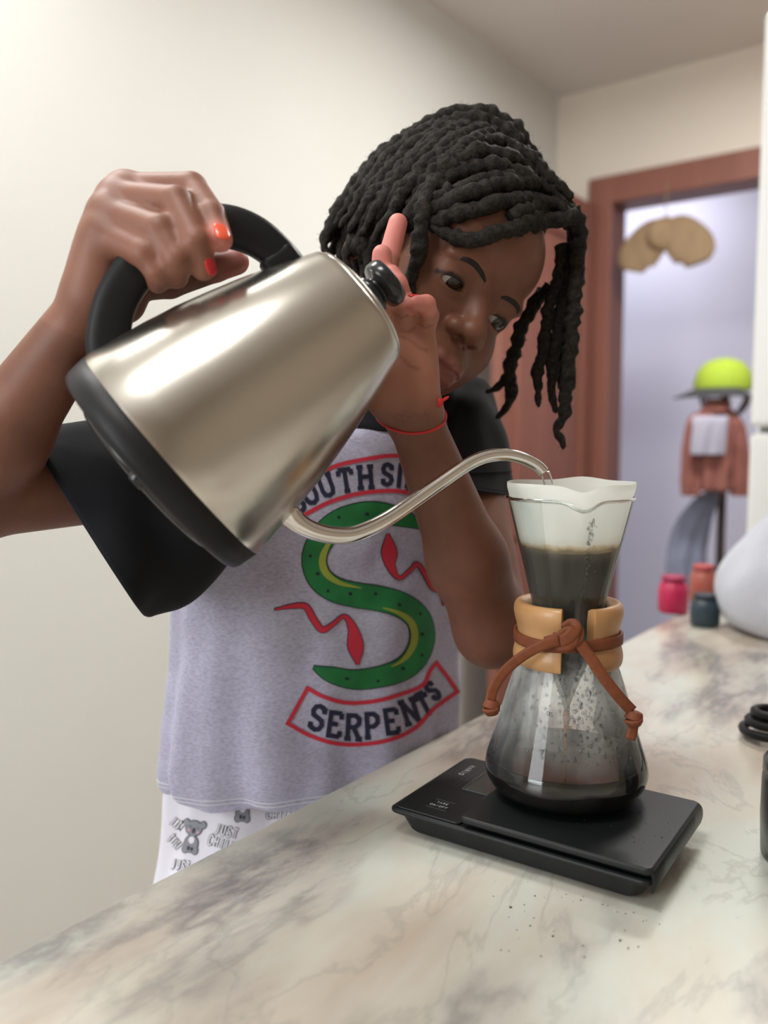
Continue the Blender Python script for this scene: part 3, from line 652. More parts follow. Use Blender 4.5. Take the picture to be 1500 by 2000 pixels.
# spilt coffee grounds on counter and scale
m_grounds = mat('grounds', srgb(58, 40, 28), 0.8); mb = MB()
for k in range(170):
    px, py = random.gauss(1150, 48), random.gauss(1690, 36)
    if k < 40: px, py = random.uniform(960, 1300), random.uniform(1745, 1870)
    q = on_plane(px, py, 0)
    l = SM.inverted() @ q
    if abs(l.x) < 0.092 and abs(l.y) < 0.058: continue
    s = random.uniform(0.00025, 0.0006) * (1.6 if k < 8 else 1); V_, F_ = ellipsoid((q.x, q.y, s * 0.5), (s, s * random.uniform(0.6, 1), s * 0.6), nu=6, nv=4); mb.add(V_, F_)
for k in range(26):
    l = SM @ Vector((random.uniform(0.03, 0.09), random.uniform(-0.055, 0.02), 0.0292)); s = random.uniform(0.0003, 0.0006)
    V_, F_ = ellipsoid(l, (s, s, s * 0.6), nu=6, nv=4); mb.add(V_, F_)
tag(mesh('coffee_grounds', *mb.get(), m_grounds), 'scattered specks of coffee grounds in front of the black scale', 'coffee grounds', kind='stuff')

# ================================================================== PERSON: signed-distance body -> one continuous skin
def smin(a, b, k):
    if k <= 0: return np.minimum(a, b)
    h = np.maximum(k - np.abs(a - b), 0) / k
    return np.minimum(a, b) - h * h * k * 0.25
class RC:                                            # tapered capsule
    def __init__(s, a, b, ra, rb):
        s.a = np.array(a, float); s.b = np.array(b, float); s.ra = ra; s.rb = rb
        r = max(ra, rb); s.lo = np.minimum(s.a, s.b) - r; s.hi = np.maximum(s.a, s.b) + r
    def ev(s, p):
        ba = s.b - s.a; l2 = ba @ ba + 1e-12; rr = s.ra - s.rb; a2 = max(l2 - rr * rr, 1e-9); il2 = 1 / l2
        pa = p - s.a; y = pa @ ba; z = y - l2; q = pa * l2 - y[:, None] * ba; x2 = (q * q).sum(1); y2 = y * y * l2; z2 = z * z * l2
        k = np.sign(rr) * rr * rr * x2
        d = (np.sqrt(x2 * a2 * il2) + y * rr) * il2 - s.ra
        m1 = np.sign(z) * a2 * z2 > k; m2 = np.sign(y) * a2 * y2 < k
        d = np.where(m2, np.sqrt(x2 + y2) * il2 - s.ra, d); d = np.where(m1, np.sqrt(x2 + z2) * il2 - s.rb, d)
        return d
class EL:                                            # ellipsoid with a frame (columns of R are its axes)
    def __init__(s, c, r, R=None):
        s.c = np.array(c, float); s.r = np.array(r, float); s.R = np.eye(3) if R is None else np.array(R, float)
        e = np.sqrt(((s.R * s.r) ** 2).sum(1)); s.lo = s.c - e; s.hi = s.c + e
    def ev(s, p):
        q = (p - s.c) @ s.R; k0 = np.sqrt(((q / s.r) ** 2).sum(1)); k1 = np.sqrt(((q / (s.r ** 2)) ** 2).sum(1)) + 1e-9
        return k0 * (k0 - 1) / k1
class G:                                             # group: list of (node, op, k)
    def __init__(s, items): s.it = items; s.lo = np.min([n.lo for n, o, k in items], 0); s.hi = np.max([n.hi for n, o, k in items], 0)
    def ev(s, p):
        d = None
        for n, o, k in s.it:
            e = n.ev(p)
            if d is None: d = e
            elif o == '+': d = smin(d, e, k)
            else: d = -smin(-d, e, k)
        return d
FAR = 0.03
def sdf_points(nodes, p):
    d = np.full(len(p), FAR)
    for n, o, k in nodes:
        m = np.all((p > n.lo - FAR) & (p < n.hi + FAR), 1)
        if not m.any(): continue
        e = n.ev(p[m]); d[m] = smin(d[m], e, k) if o == '+' else -smin(-d[m], e, k)
    return d
def surface_nets(nodes, xs, ys, zs):
    D = np.full((len(xs), len(ys), len(zs)), FAR, np.float32)
    for n, o, k in nodes:
        sl = []
        for ax, a in enumerate((xs, ys, zs)):
            i0 = np.searchsorted(a, n.lo[ax] - FAR); i1 = np.searchsorted(a, n.hi[ax] + FAR); sl.append((i0, i1))
        if any(a >= b for a, b in sl): continue
        gx, gy, gz = np.meshgrid(xs[slice(*sl[0])], ys[slice(*sl[1])], zs[slice(*sl[2])], indexing='ij')
        p = np.stack([gx.ravel(), gy.ravel(), gz.ravel()], 1); e = n.ev(p).reshape(gx.shape).astype(np.float32)
        v = D[slice(*sl[0]), slice(*sl[1]), slice(*sl[2])]
        v[...] = smin(v, e, k) if o == '+' else -smin(-v, e, k)
    I = D < 0
    c = I[:-1, :-1, :-1].astype(np.int8)
    cnt = sum(I[i:I.shape[0] - 1 + i, j:I.shape[1] - 1 + j, k:I.shape[2] - 1 + k].astype(np.int8) for i in (0, 1) for j in (0, 1) for k in (0, 1))
    act = (cnt > 0) & (cnt < 8); idx = np.argwhere(act); vid = np.full(act.shape, -1, np.int32); vid[act] = np.arange(len(idx))
    pos = np.zeros((len(idx), 3)); num = np.zeros(len(idx)); A = (xs, ys, zs)
    for i, j, k in ((0, 0, 0), (0, 0, 1), (0, 1, 0), (0, 1, 1), (1, 0, 0), (1, 0, 1), (1, 1, 0), (1, 1, 1)):
        for ax in range(3):
            o = [i, j, k]
            if o[ax]: continue
            o2 = list(o); o2[ax] = 1; a = idx + o; b = idx + o2
            da = D[tuple(a.T)]; db = D[tuple(b.T)]; m = (da < 0) != (db < 0); t = da[m] / (da[m] - db[m])
            pa = np.stack([A[q][a[m][:, q]] for q in range(3)], 1); pb = np.stack([A[q][b[m][:, q]] for q in range(3)], 1)
            pos[m] += pa + (pb - pa) * t[:, None]; num[m] += 1
    pos /= num[:, None]
    F = []
    for ax in range(3):
        s0 = [slice(None)] * 3; s1 = [slice(None)] * 3; s0[ax] = slice(0, -1); s1[ax] = slice(1, None)
        ch = I[tuple(s0)] != I[tuple(s1)]; e = np.argwhere(ch); b, c2 = [q for q in range(3) if q != ax]
        e = e[(e[:, b] > 0) & (e[:, c2] > 0) & (e[:, b] < act.shape[b]) & (e[:, c2] < act.shape[c2])]
        ins = I[tuple(e.T)]
        def off(db, dc):
            q = e.copy(); q[:, b] += db; q[:, c2] += dc; return vid[tuple(q.T)]
        f = np.stack([off(-1, -1), off(0, -1), off(0, 0), off(-1, 0)], 1)
        flip = ins if ax != 1 else ~ins
        f[~flip] = f[~flip][:, ::-1]; F.append(f)
    F = np.concatenate(F); F = F[(F >= 0).all(1)]
    return pos, F
def project(nodes, p, it=2, eps=4e-4):
    for _ in range(it):
        d = sdf_points(nodes, p); g = np.stack([sdf_points(nodes, p + np.eye(3)[a] * eps) - sdf_points(nodes, p - np.eye(3)[a] * eps) for a in range(3)], 1) / (2 * eps)
        gg = (g * g).sum(1); st = np.clip(d, -0.002, 0.002) / np.maximum(gg, 0.25); p = p - g * st[:, None]
    return p
def chain(pts, rad, k=0.002):
    return G([(RC(pts[i], pts[i + 1], rad[i], rad[i + 1]), '+', k) for i in range(len(pts) - 1)])

# ---- head frame
HR = np.array([[0.6561, 0.4928, 0.5716], [-0.3772, -0.4419, 0.8139], [-0.6537, 0.7496, 0.1040]])   # right, up, towards camera
CAMB = np.array([list(CX), list(CU), list(-CF)]).T
HW = CAMB @ HR                                        # head axes in world (x = child's left, y = face, z = crown)
HC = np.array(P(831, 541, 0.7377))
def hl(p): return HC + HW @ np.array(p, float)
def hel(c, r, R=None): return EL(hl(c), r, HW if R is None else HW @ np.array(R))
def rotx(a): c, s = math.cos(a), math.sin(a); return np.array([[1, 0, 0], [0, c, -s], [0, s, c]])
def rotz(a): c, s = math.cos(a), math.sin(a); return np.array([[c, -s, 0], [s, c, 0], [0, 0, 1]])
def roty(a): c, s = math.cos(a), math.sin(a); return np.array([[c, 0, s], [0, 1, 0], [-s, 0, c]])
EYE = [(-0.0305, 0.0690, 0.001), (0.0305, 0.0690, 0.001)]
head = [(hel((0, -0.012, 0.036), (0.070, 0.088, 0.078)), '+', 0), (hel((0, 0.028, -0.028), (0.058, 0.058, 0.068)), '+', 0.03),
        (hel((0, 0.044, 0.044), (0.056, 0.044, 0.040)), '+', 0.03), (hel((0, 0.060, -0.078), (0.026, 0.024, 0.020)), '+', 0.025)]
for s in (-1, 1):
    head += [(hel((s * 0.036, 0.052, -0.034), (0.027, 0.027, 0.027)), '+', 0.018), (hel((s * 0.041, 0.030, -0.060), (0.020, 0.028, 0.026)), '+', 0.02),
             (hel((s * 0.030, 0.0765, 0.0165), (0.017, 0.008, 0.0060), roty(s * 0.12)), '+', 0.014),      # brow
             (hel((s * 0.0305, 0.0925, -0.001), (0.0155, 0.011, 0.0095)), '-', 0.012)]                     # socket
head += [(RC(hl((0, 0.080, 0.010)), hl((0, 0.0955, -0.020)), 0.0075, 0.0085), '+', 0.012), (hel((0, 0.0985, -0.0255), (0.0115, 0.0105, 0.0095)), '+', 0.006),
         (hel((0, 0.085, -0.056), (0.024, 0.012, 0.018)), '+', 0.014)]
for s in (-1, 1):
    head += [(hel((s * 0.0125, 0.0905, -0.0285), (0.0080, 0.0090, 0.0068)), '+', 0.004),
             (hel((s * 0.0068, 0.0955, -0.0355), (0.0036, 0.0050, 0.0034)), '-', 0.003),                  # nostril
             (EL(hl(EYE[(s + 1) // 2]), (0.0148, 0.0148, 0.0148)), '+', 0.006),
             (hel((s * 0.0305, 0.0865, -0.0040), (0.0132, 0.0150, 0.0041), roty(s * 0.10)), '-', 0.0012)]
# lips
lipz = -0.0585
head += [(chain([hl((-0.021, 0.086, lipz - 0.001)), hl((-0.010, 0.0945, lipz + 0.0040)), hl((0, 0.0965, lipz + 0.0034)), hl((0.010, 0.0945, lipz + 0.0040)), hl((0.021, 0.086, lipz - 0.001))], [0.0022, 0.0050, 0.0050, 0.0050, 0.0022]), '+', 0.0045),
         (chain([hl((-0.020, 0.0855, lipz - 0.003)), hl((-0.009, 0.0935, lipz - 0.0080)), hl((0.009, 0.0935, lipz - 0.0080)), hl((0.020, 0.0855, lipz - 0.003))], [0.0022, 0.0058, 0.0058, 0.0022]), '+', 0.0040),
         (chain([hl((-0.0190, 0.0915, lipz - 0.0018)), hl((-0.010, 0.0985, lipz - 0.0014)), hl((0, 0.1005, lipz - 0.0024)), hl((0.010, 0.0985, lipz - 0.0014)), hl((0.0190, 0.0915, lipz - 0.0018))], [0.0008, 0.0015, 0.0015, 0.0015, 0.0008]), '-', 0.0025)]
for s in (-1, 1):                                     # ears
    head += [(hel((s * 0.068, -0.008, -0.012), (0.004, 0.013, 0.020), roty(-s * 0.15) @ rotz(s * 0.35)), '+', 0.006), (hel((s * 0.0765, -0.004, -0.010), (0.003, 0.007, 0.012), rotz(s * 0.35)), '-', 0.004)]
HEAD = G(head)

# ---- torso, arms
TY = math.radians(28)                                 # the chest faces right of the camera
TF = np.array([math.sin(TY), -math.cos(TY), 0]); TL = np.array([math.cos(TY), math.sin(TY), 0])   # front, child's left
W_ = lambda *q: np.array(P(*q))
neck0 = hl((0, -0.028, -0.070)); neck1 = W_(712, 838, 0.792)
shR = W_(405, 905, 0.700); shL = W_(884, 850, 0.820)
elR = W_(-80, 972, 0.600); wrR = W_(188, 588, 0.532)
elL = W_(962, 1228, 0.700); wrL = W_(808, 812, 0.618)
chest = W_(680, 960, 0.800); belly = W_(640, 1250, 0.832); hip = W_(624, 1560, 0.850)
body = [(HEAD, '+', 0), (RC(neck0, neck1, 0.043, 0.046), '+', 0.03),
        (EL(chest, (0.115, 0.070, 0.105), np.array([TL, TF, [0, 0, 1]]).T), '+', 0.04), (EL(belly, (0.105, 0.062, 0.14), np.array([TL, TF, [0, 0, 1]]).T), '+', 0.05),
        (EL(hip, (0.100, 0.058, 0.09), np.array([TL, TF, [0, 0, 1]]).T), '+', 0.05),
        (RC(neck1 + TF * -0.005, shR, 0.045, 0.042), '+', 0.03), (RC(neck1, shL, 0.045, 0.040), '+', 0.03)]
body += [(RC(shR, elR, 0.037, 0.0310), '+', 0.02), (RC(elR, elR + (wrR - elR) * 0.35, 0.0320, 0.0290), '+', 0.015), (RC(elR + (wrR - elR) * 0.35, wrR, 0.0290, 0.0185), '+', 0.015)]
body += [(RC(shL, elL, 0.038, 0.031), '+', 0.02), (RC(elL, elL + (wrL - elL) * 0.35, 0.0295, 0.0300), '+', 0.012), (RC(elL + (wrL - elL) * 0.35, wrL, 0.0300, 0.0190), '+', 0.015)]
for s in (-1, 1):                                     # legs down to the floor
    a = hip + TL * s * 0.058 + np.array([0, 0, -0.04]); b = np.array([a[0], a[1], -0.46]) + TF * 0.012; c = np.array([a[0], a[1], FLOOR + 0.06]) - TF * 0.015
    body += [(RC(a, b, 0.050, 0.042), '+', 0.03), (RC(b, c, 0.045, 0.030), '+', 0.02), (EL(c + TF * 0.03 + np.array([0, 0, -0.03]), (0.036, 0.10, 0.030), np.array([TL, TF, [0, 0, 1]]).T), '+', 0.02)]

# ---- right hand, closed round the kettle handle
kw = lambda x, y, z: np.array(KM @ Vector((x, y, z)))
rh = []
R_MCP = [W_(245, 372, 0.546), W_(229, 388, 0.534), W_(212, 420, 0.524), W_(204, 462, 0.517)]
R_F = [[R_MCP[0], W_(374, 368, 0.530), W_(414, 422, 0.512), W_(430, 468, 0.504)],
       [R_MCP[1], W_(343, 396, 0.510), W_(383, 474, 0.497), W_(398, 524, 0.503)],
       [R_MCP[2], W_(312, 452, 0.500), W_(345, 508, 0.496), W_(345, 540, 0.508)],
       [R_MCP[3], W_(285, 497, 0.499), W_(309, 533, 0.500), W_(308, 551, 0.510)]]
R_R = [[0.0110, 0.0098, 0.0086, 0.0076], [0.0112, 0.0100, 0.0086, 0.0074], [0.0110, 0.0098, 0.0084, 0.0072], [0.0105, 0.0088, 0.0076, 0.0066]]
pal = []
for i, mcp in enumerate(R_MCP): pal.append((RC(wrR + (mcp - wrR) * 0.08, mcp, 0.0165, 0.0125), '+', 0.012))
pal.append((EL((wrR + R_MCP[1]) / 2 + np.array(PV(0.006, -0.002, 0.008)), (0.022, 0.018, 0.024)), '+', 0.014))
R_T = [wrR + np.array(PV(0.012, 0.004, 0.012)), W_(262, 548, 0.548), W_(330, 548, 0.556), W_(420, 522, 0.556), W_(462, 512, 0.554)]
RH = G([(G(pal), '+', 0)] + [(chain(R_F[i], R_R[i]), '+', 0.0045) for i in range(4)] + [(chain(R_T, [0.016, 0.0135, 0.0115, 0.0095, 0.0082]), '+', 0.006)])
body.append((RH, '+', 0.008))
# ---- left hand, palm towards the camera beside the lid knob
L_MCP = [W_(742, 662, 0.612), W_(762, 646, 0.605), W_(792, 650, 0.600), W_(820, 676, 0.601)]
L_F = [[L_MCP[0], W_(748, 580, 0.622), W_(760, 500, 0.630), W_(777, 436, 0.632)],
       [L_MCP[1], W_(750, 590, 0.596), W_(746, 540, 0.590), W_(746, 497, 0.588)],
       [L_MCP[2], W_(786, 594, 0.585), W_(775, 556, 0.580), W_(765, 534, 0.582)],
       [L_MCP[3], W_(838, 616, 0.592), W_(833, 594, 0.582), W_(810, 592, 0.577)]]
L_R = [[0.0100, 0.0088, 0.0080, 0.0072], [0.0100, 0.0090, 0.0080, 0.0068], [0.0100, 0.0088, 0.0074, 0.0060], [0.0090, 0.0068, 0.0062, 0.0056]]
pal = []
for i, mcp in enumerate(L_MCP): pal.append((RC(wrL + (mcp - wrL) * 0.05, mcp, 0.0170, 0.0120), '+', 0.010))
pal.append((EL(W_(752, 748, 0.604), (0.0165, 0.013, 0.024), np.array([list(CX), list(CF), list(CU)]).T), '+', 0.012))
pal.append((EL(W_(818, 742, 0.602), (0.0110, 0.011, 0.026), np.array([list(CX), list(CF), list(CU)]).T), '+', 0.010))
L_T = [W_(765, 780, 0.612), W_(718, 735, 0.608), W_(690, 680, 0.604), W_(682, 630, 0.602)]
LH = G([(G(pal), '+', 0)] + [(chain(L_F[i], L_R[i]), '+', 0.004) for i in range(4)] + [(chain(L_T, [0.017, 0.0125, 0.0100, 0.0080]), '+', 0.006)])
body.append((LH, '+', 0.008))

def axis(lo, hi, fine, h, hf, coarse=None):
    """spacing h, hf inside the fine ranges, hc inside the coarse range"""
    a = [lo]
    while a[-1] < hi:
        x = a[-1]; st = h
        if any(f0 - h < x < f1 for f0, f1 in fine): st = hf
        if coarse and x < coarse[0]: st = coarse[1]
        a.append(x + st)
    return np.array(a)
lo = np.min([n.lo for n, o, k in body], 0) - 0.01; hi = np.max([n.hi for n, o, k in body], 0) + 0.01
fc = hl((0, 0.085, -0.02)); fr = 0.055
LOWQ = False
hN, hF = (0.0034, 0.003) if LOWQ else (0.0026, 0.0015)
xs = axis(lo[0], hi[0], [(fc[0] - fr, fc[0] + fr)], hN, hF); ys = axis(lo[1], hi[1], [(fc[1] - 0.04, fc[1] + 0.04)], hN, hF)
zs = axis(lo[2], hi[2], [(fc[2] - fr, fc[2] + fr)], hN, hF, (-0.02, 0.012))
BV, BF = surface_nets(body, xs, ys, zs)
BV = project(body, BV, 2)

def skin_mat():
    m = bpy.data.materials.new('skin'); m.use_nodes = True; nt = m.node_tree; b = nt.nodes['Principled BSDF']; L = nt.links.new; N = nt.nodes.new
    b.inputs['Roughness'].default_value = 0.52; b.inputs['Specular IOR Level'].default_value = 0.42
    b.inputs['Subsurface Weight'].default_value = 0.12; b.inputs['Subsurface Scale'].default_value = 0.004; b.inputs['Subsurface Radius'].default_value = (1, 0.4, 0.25)
    tc = N('ShaderNodeTexCoord'); n = N('ShaderNodeTexNoise'); n.inputs['Scale'].default_value = 35; n.inputs['Detail'].default_value = 4; L(tc.outputs['Object'], n.inputs['Vector'])
    r = N('ShaderNodeValToRGB'); r.color_ramp.elements[0].position = 0.3; r.color_ramp.elements[1].position = 0.7
    r.color_ramp.elements[0].color = (*srgb(106, 66, 50), 1); r.color_ramp.elements[1].color = (*srgb(120, 78, 60), 1); L(n.outputs[0], r.inputs[0])
    def blend(attr, prev, col):
        a = N('ShaderNodeAttribute'); a.attribute_name = attr
        x = N('ShaderNodeMix'); x.data_type = 'RGBA'; L(a.outputs['Fac'], x.inputs[0]); L(prev, x.inputs[6]); x.inputs[7].default_value = (*col, 1); return x.outputs[2]
    c = blend('palm', r.outputs[0], srgb(160, 108, 89)); c = blend('tips', c, srgb(206, 128, 118)); c = blend('lips', c, srgb(134, 80, 73)); c = blend('crease', c, srgb(96, 54, 40)); c = blend('dark', c, srgb(26, 18, 15))
    L(c, b.inputs['Base Color'])
    n2 = N('ShaderNodeTexNoise'); n2.inputs['Scale'].default_value = 420; n2.inputs['Detail'].default_value = 3; L(tc.outputs['Object'], n2.inputs['Vector'])
    bp = N('ShaderNodeBump'); bp.inputs['Strength'].default_value = 0.10; bp.inputs['Distance'].default_value = 0.0008; L(n2.outputs[0], bp.inputs['Height']); L(bp.outputs[0], b.inputs['Normal'])
    return m
PB = Vector((hip[0], hip[1], FLOOR))
person = empty('person', PB); tag(person, 'child with long twisted locks in a grey t-shirt pouring water from the kettle', 'person')
skin = mesh('body', BV, BF, skin_mat(), person)
# ---- skin colour that belongs to the skin: palms, finger tips, lips, palm creases
me = skin.data; nv = len(BV); VN = np.zeros(nv * 3); me.vertices.foreach_get('normal', VN); VN = VN.reshape(-1, 3)
def attr(name, val):
    a = me.attributes.new(name, 'FLOAT', 'POINT'); a.data.foreach_set('value', np.clip(val, 0, 1).astype(np.float32))
def sstep(x, a, b): t = np.clip((x - a) / (b - a), 0, 1); return t * t * (3 - 2 * t)
def near_seg(p, pts):
    d = np.full(len(p), 9.0)
    for i in range(len(pts) - 1):
        a = pts[i]; ab = pts[i + 1] - a; t = np.clip(((p - a) @ ab) / (ab @ ab + 1e-12), 0, 1); d = np.minimum(d, np.linalg.norm(p - a - t[:, None] * ab, axis=1))
    return d
palm = np.zeros(nv); tips = np.zeros(nv); crease = np.zeros(nv); lips = np.zeros(nv); dark = np.zeros(nv)
toward = -np.array(CF)
mL = (np.linalg.norm(BV - W_(785, 660, 0.6), axis=1) < 0.12) & ((BV - np.array(CO)) @ np.array(CF) < 0.645)
palm[mL] = sstep(VN[mL] @ toward, -0.25, 0.35) * sstep((BV[mL] - wrL) @ np.array(CU), -0.012, 0.02)
for f in L_F[:3]: tips = np.maximum(tips, (1 - sstep(near_seg(BV, [f[2] + (f[3] - f[2]) * 0.2, f[3]]), 0.008, 0.013)) * sstep(VN @ toward, -0.6, 0.1))
tips = np.maximum(tips, 0.7 * (1 - sstep(near_seg(BV, [L_F[3][2], L_F[3][3]]), 0.007, 0.011)))
tips = np.maximum(tips, 0.75 * (1 - sstep(np.linalg.norm(BV - R_F[0][3], axis=1), 0.008, 0.015)))
tips = np.maximum(tips, 0.6 * (1 - sstep(near_seg(BV, R_T[3:]), 0.008, 0.013)))
for f in R_F: palm = np.maximum(palm, 0.25 * (1 - sstep(near_seg(BV, f), 0.010, 0.016)))
mR = np.linalg.norm(BV - (wrR + R_MCP[1]) / 2, axis=1) < 0.06
palm[mR] = np.maximum(palm[mR], 0.22)
lip_line = [hl((-0.022, 0.090, lipz - 0.001)), hl((-0.009, 0.097, lipz)), hl((0.009, 0.097, lipz)), hl((0.022, 0.090, lipz - 0.001))]
lips = (1 - sstep(near_seg(BV, [hl((-0.014, 0.093, lipz + 0.002)), hl((0, 0.097, lipz + 0.002)), hl((0.014, 0.093, lipz + 0.002))]), 0.005, 0.0085))
lips = np.maximum(lips, 1 - sstep(near_seg(BV, [hl((-0.013, 0.092, lipz - 0.008)), hl((0.013, 0.092, lipz - 0.008))]), 0.006, 0.0095))
attr('palm', palm); attr('tips', tips); attr('lips', lips)
bvh = BVHTree.FromPolygons([tuple(v) for v in BV], [tuple(f) for f in BF])
def hit(px, py):
    d = (P(px, py, 1.0) - CO).normalized(); return bvh.ray_cast(CO + d * 0.05, d)
for pl, w in (([(766, 645), (775, 655), (800, 663), (820, 680), (838, 686)], 0.0011), ([(772, 668), (782, 695), (800, 715), (822, 722)], 0.0010), ([(765, 620), (778, 646), (797, 649), (812, 640)], 0.0010), ([(738, 620), (752, 624), (764, 622)], 0.0009), ([(768, 612), (785, 620), (800, 616)], 0.0008), ([(817, 632), (832, 640), (848, 634)], 0.0008), ([(772, 812), (800, 816), (835, 806)], 0.0010), ([(760, 808), (775, 822), (810, 824), (845, 806)], 0.0008)):
    q = []
    for i in range(len(pl) - 1):
        for t in np.linspace(0, 1, 6, endpoint=False):
            h = hit(pl[i][0] + (pl[i + 1][0] - pl[i][0]) * t, pl[i][1] + (pl[i + 1][1] - pl[i][1]) * t)
            if h[0] is not None and abs(depth_of(h[0]) - 0.6) < 0.05: q.append(np.array(h[0]))
    if len(q) > 1: crease = np.maximum(crease, 0.38 * (1 - sstep(near_seg(BV, q), w * 0.4, w * 1.7)))
for s in (0, 1):                                      # lash line round each eye
    sg = s * 2 - 1; e = [hl((sg * 0.0305 + x, 0.0690 + 0.0148 * math.sqrt(max(0.02, 1 - (x / 0.014) ** 2 - 0.05)), -0.0036 + z)) for x, z in ((-0.0132, 0.0), (-0.007, 0.0042), (0, 0.0050), (0.007, 0.0042), (0.0132, 0.0))]
    dark = np.maximum(dark, 1 - sstep(near_seg(BV, e), 0.0014, 0.0028))
attr('crease', crease); attr('dark', dark)

# ---- eyes
m_eye = mat('eye_white', (0.40, 0.37, 0.35), 0.15); m_iris = mat('iris', (0.022, 0.011, 0.006), 0.08)
for s in (0, 1):
    c = hl(EYE[s]); V_, F_ = ellipsoid(c, (0.0134, 0.0134, 0.0134)); ey = mesh('eyeball', V_, F_, m_eye, skin)
    g = HW @ np.array([0.16, 0.90, -0.38]); g /= np.linalg.norm(g); t = np.linspace(0, 0.60, 9)
    u = np.cross(g, [0, 0, 1.0]); u /= np.linalg.norm(u); w = np.cross(g, u); V = []
    for k in t:
        for a in np.linspace(0, 2 * math.pi, 28, endpoint=False): V.append(c + 0.01365 * (g * math.cos(k) + (u * math.cos(a) + w * math.sin(a)) * math.sin(k)))
    o = mesh('iris', V, grid_faces(9, 28, True), m_iris, skin)
# ---- eyebrows follow the brow
m_brow = mat('brow_hair', (0.012, 0.009, 0.008), 0.8, bump=(600, 0.5, 0.001))
for s in (-1, 1):
    q = []
    for x, z in ((0.011, 0.0125), (0.019, 0.0158), (0.029, 0.0168), (0.039, 0.0142), (0.047, 0.0080)):
        o3 = hl((s * x, 0.16, z)); h = bvh.ray_cast(Vector(o3), Vector(HW @ np.array([0, -1, 0])))
        if h[0] is not None: q.append(tuple(h[0]))
    if len(q) > 2:
        pth = catmull(q, 20); wd = catmull([0.45, 1.0, 1.0, 0.7, 0.25], 20)[:, 0]; V_, F_ = tube(pth, wd * 0.0023, 8, lambda i, a: (np.cos(a) * 0.30, np.sin(a)), up=HW @ np.array([0, 1.0, 0])); mesh('eyebrow', V_, F_, m_brow, skin)
# ---- painted finger nails
m_nail = mat('nail_polish', srgb(232, 92, 62), 0.2); m_nail2 = mat('nail_red', srgb(190, 40, 44), 0.2)
def nail(c, along, out, m, L_=0.0064, Wd=0.0048):
    a = np.array(along, float); a /= np.linalg.norm(a); n = np.array(out, float); n -= a * n.dot(a); n /= np.linalg.norm(n); b = np.cross(a, n)
    V_, F_ = ellipsoid((0, 0, 0), (1, 1, 1)); V_ = np.sign(V_) * np.abs(V_) ** np.array([0.7, 0.7, 1.0]); V_[:, 2] -= 0.35 * V_[:, 1] ** 2; V_ = np.array(c) + (V_ * np.array([L_, Wd, 0.0014])) @ np.array([a, b, n]); mesh('fingernail', V_, F_, m, skin)
f = R_F[0]; nail(f[3] + toward * 0.0060 + np.array(PV(0.0022, 0.003, 0)), f[3] - f[2], toward * 0.8 + np.array(PV(0.5, 0.2, 0)), m_nail)
f = R_F[1]; nail(f[3] + toward * 0.0045 + np.array(PV(0.0052, 0.000, 0)), f[3] - f[2], toward * 0.5 + np.array(PV(0.8, -0.1, 0)), m_nail2, 0.0055, 0.004)
f = L_F[3]; nail(f[3] + np.array(PV(0.0, 0.0048, 0)), f[3] - f[2], np.array(PV(0, 1, 0)) + toward * 0.3, m_nail2, 0.0050, 0.0036)
# ---- red cord bracelet
m_cord = mat('red_cord', srgb(196, 40, 40), 0.6, bump=(900, 0.4, 0.0004))
ax_ = (wrL - elL); ax_ /= np.linalg.norm(ax_); ax2 = ax_ + np.array(PV(0.30, 0.1, -0.35)); ax2 /= np.linalg.norm(ax2)
u = np.cross(ax2, [0, 1.0, 0.2]); u /= np.linalg.norm(u); w = np.cross(ax2, u); c = wrL + np.array(PV(0, -0.0005, 0)); q = []
for a in np.linspace(0, 2 * math.pi, 49):
    d = u * math.cos(a) + w * math.sin(a); h = bvh.ray_cast(Vector(c + d * 0.06), Vector(-d)); q.append(np.array(h[0]) + d * 0.0006 if h[0] is not None else c + d * 0.021)
q = np.array(q); q[-1] = q[0]
for _ in range(2): q[1:-1] = (q[:-2] + 2 * q[1:-1] + q[2:]) / 4
brc = mesh('bracelet', *tube(q, 0.0010, 8, caps=False), m_cord, person)
k0 = W_(858, 786, 0.602); mb = MB(); mb.add(*ellipsoid(k0, (0.0030, 0.0026, 0.0036)))
mb.add(*tube(catmull([tuple(k0), tuple(W_(868, 780, 0.600)), tuple(W_(877, 774, 0.600))], 8), [0.0012] * 6 + [0.0008, 0.0004], 8)); mb.add(*tube(catmull([tuple(k0), tuple(W_(850, 772, 0.603)), tuple(W_(843, 768, 0.605))], 8), 0.0011, 8))
mesh('bracelet_knot', *mb.get(), m_cord, brc)

# ================================================================== CLOTHES
def loft(keys, nr, na, disp=None):
    """keys: rows of (centre, axisA, axisB) -> smooth tube; disp(points, normals, ang, t) moves the cloth"""
    C = catmull([k[0] for k in keys], nr); A = catmull([k[1] for k in keys], nr); B = catmull([k[2] for k in keys], nr)
    a = np.linspace(0, 2 * math.pi, na, endpoint=False); ca = np.cos(a); sa = np.sin(a)
    V = C[:, None, :] + A[:, None, :] * ca[None, :, None] + B[:, None, :] * sa[None, :, None]
    if disp is not None:
        Nn = V - C[:, None, :]; Nn /= np.linalg.norm(Nn, axis=2)[:, :, None]
        V = V + Nn * disp(V, a, np.linspace(0, 1, nr))[:, :, None]
    return V.reshape(-1, 3), grid_faces(nr, na, True)
m_shirt = mat('grey_marl_cotton', srgb(186, 184, 206), 0.9, spec=0.2, var=(260, 0.9, srgb(158, 156, 178), (1, 1, 2.6)), bump=(1300, 0.35, 0.0006), sheen=0.15)
m_sleeve = mat('black_cotton', (0.014, 0.015, 0.018), 0.95, spec=0.15, bump=(1300, 0.3, 0.0006), sheen=0.05)
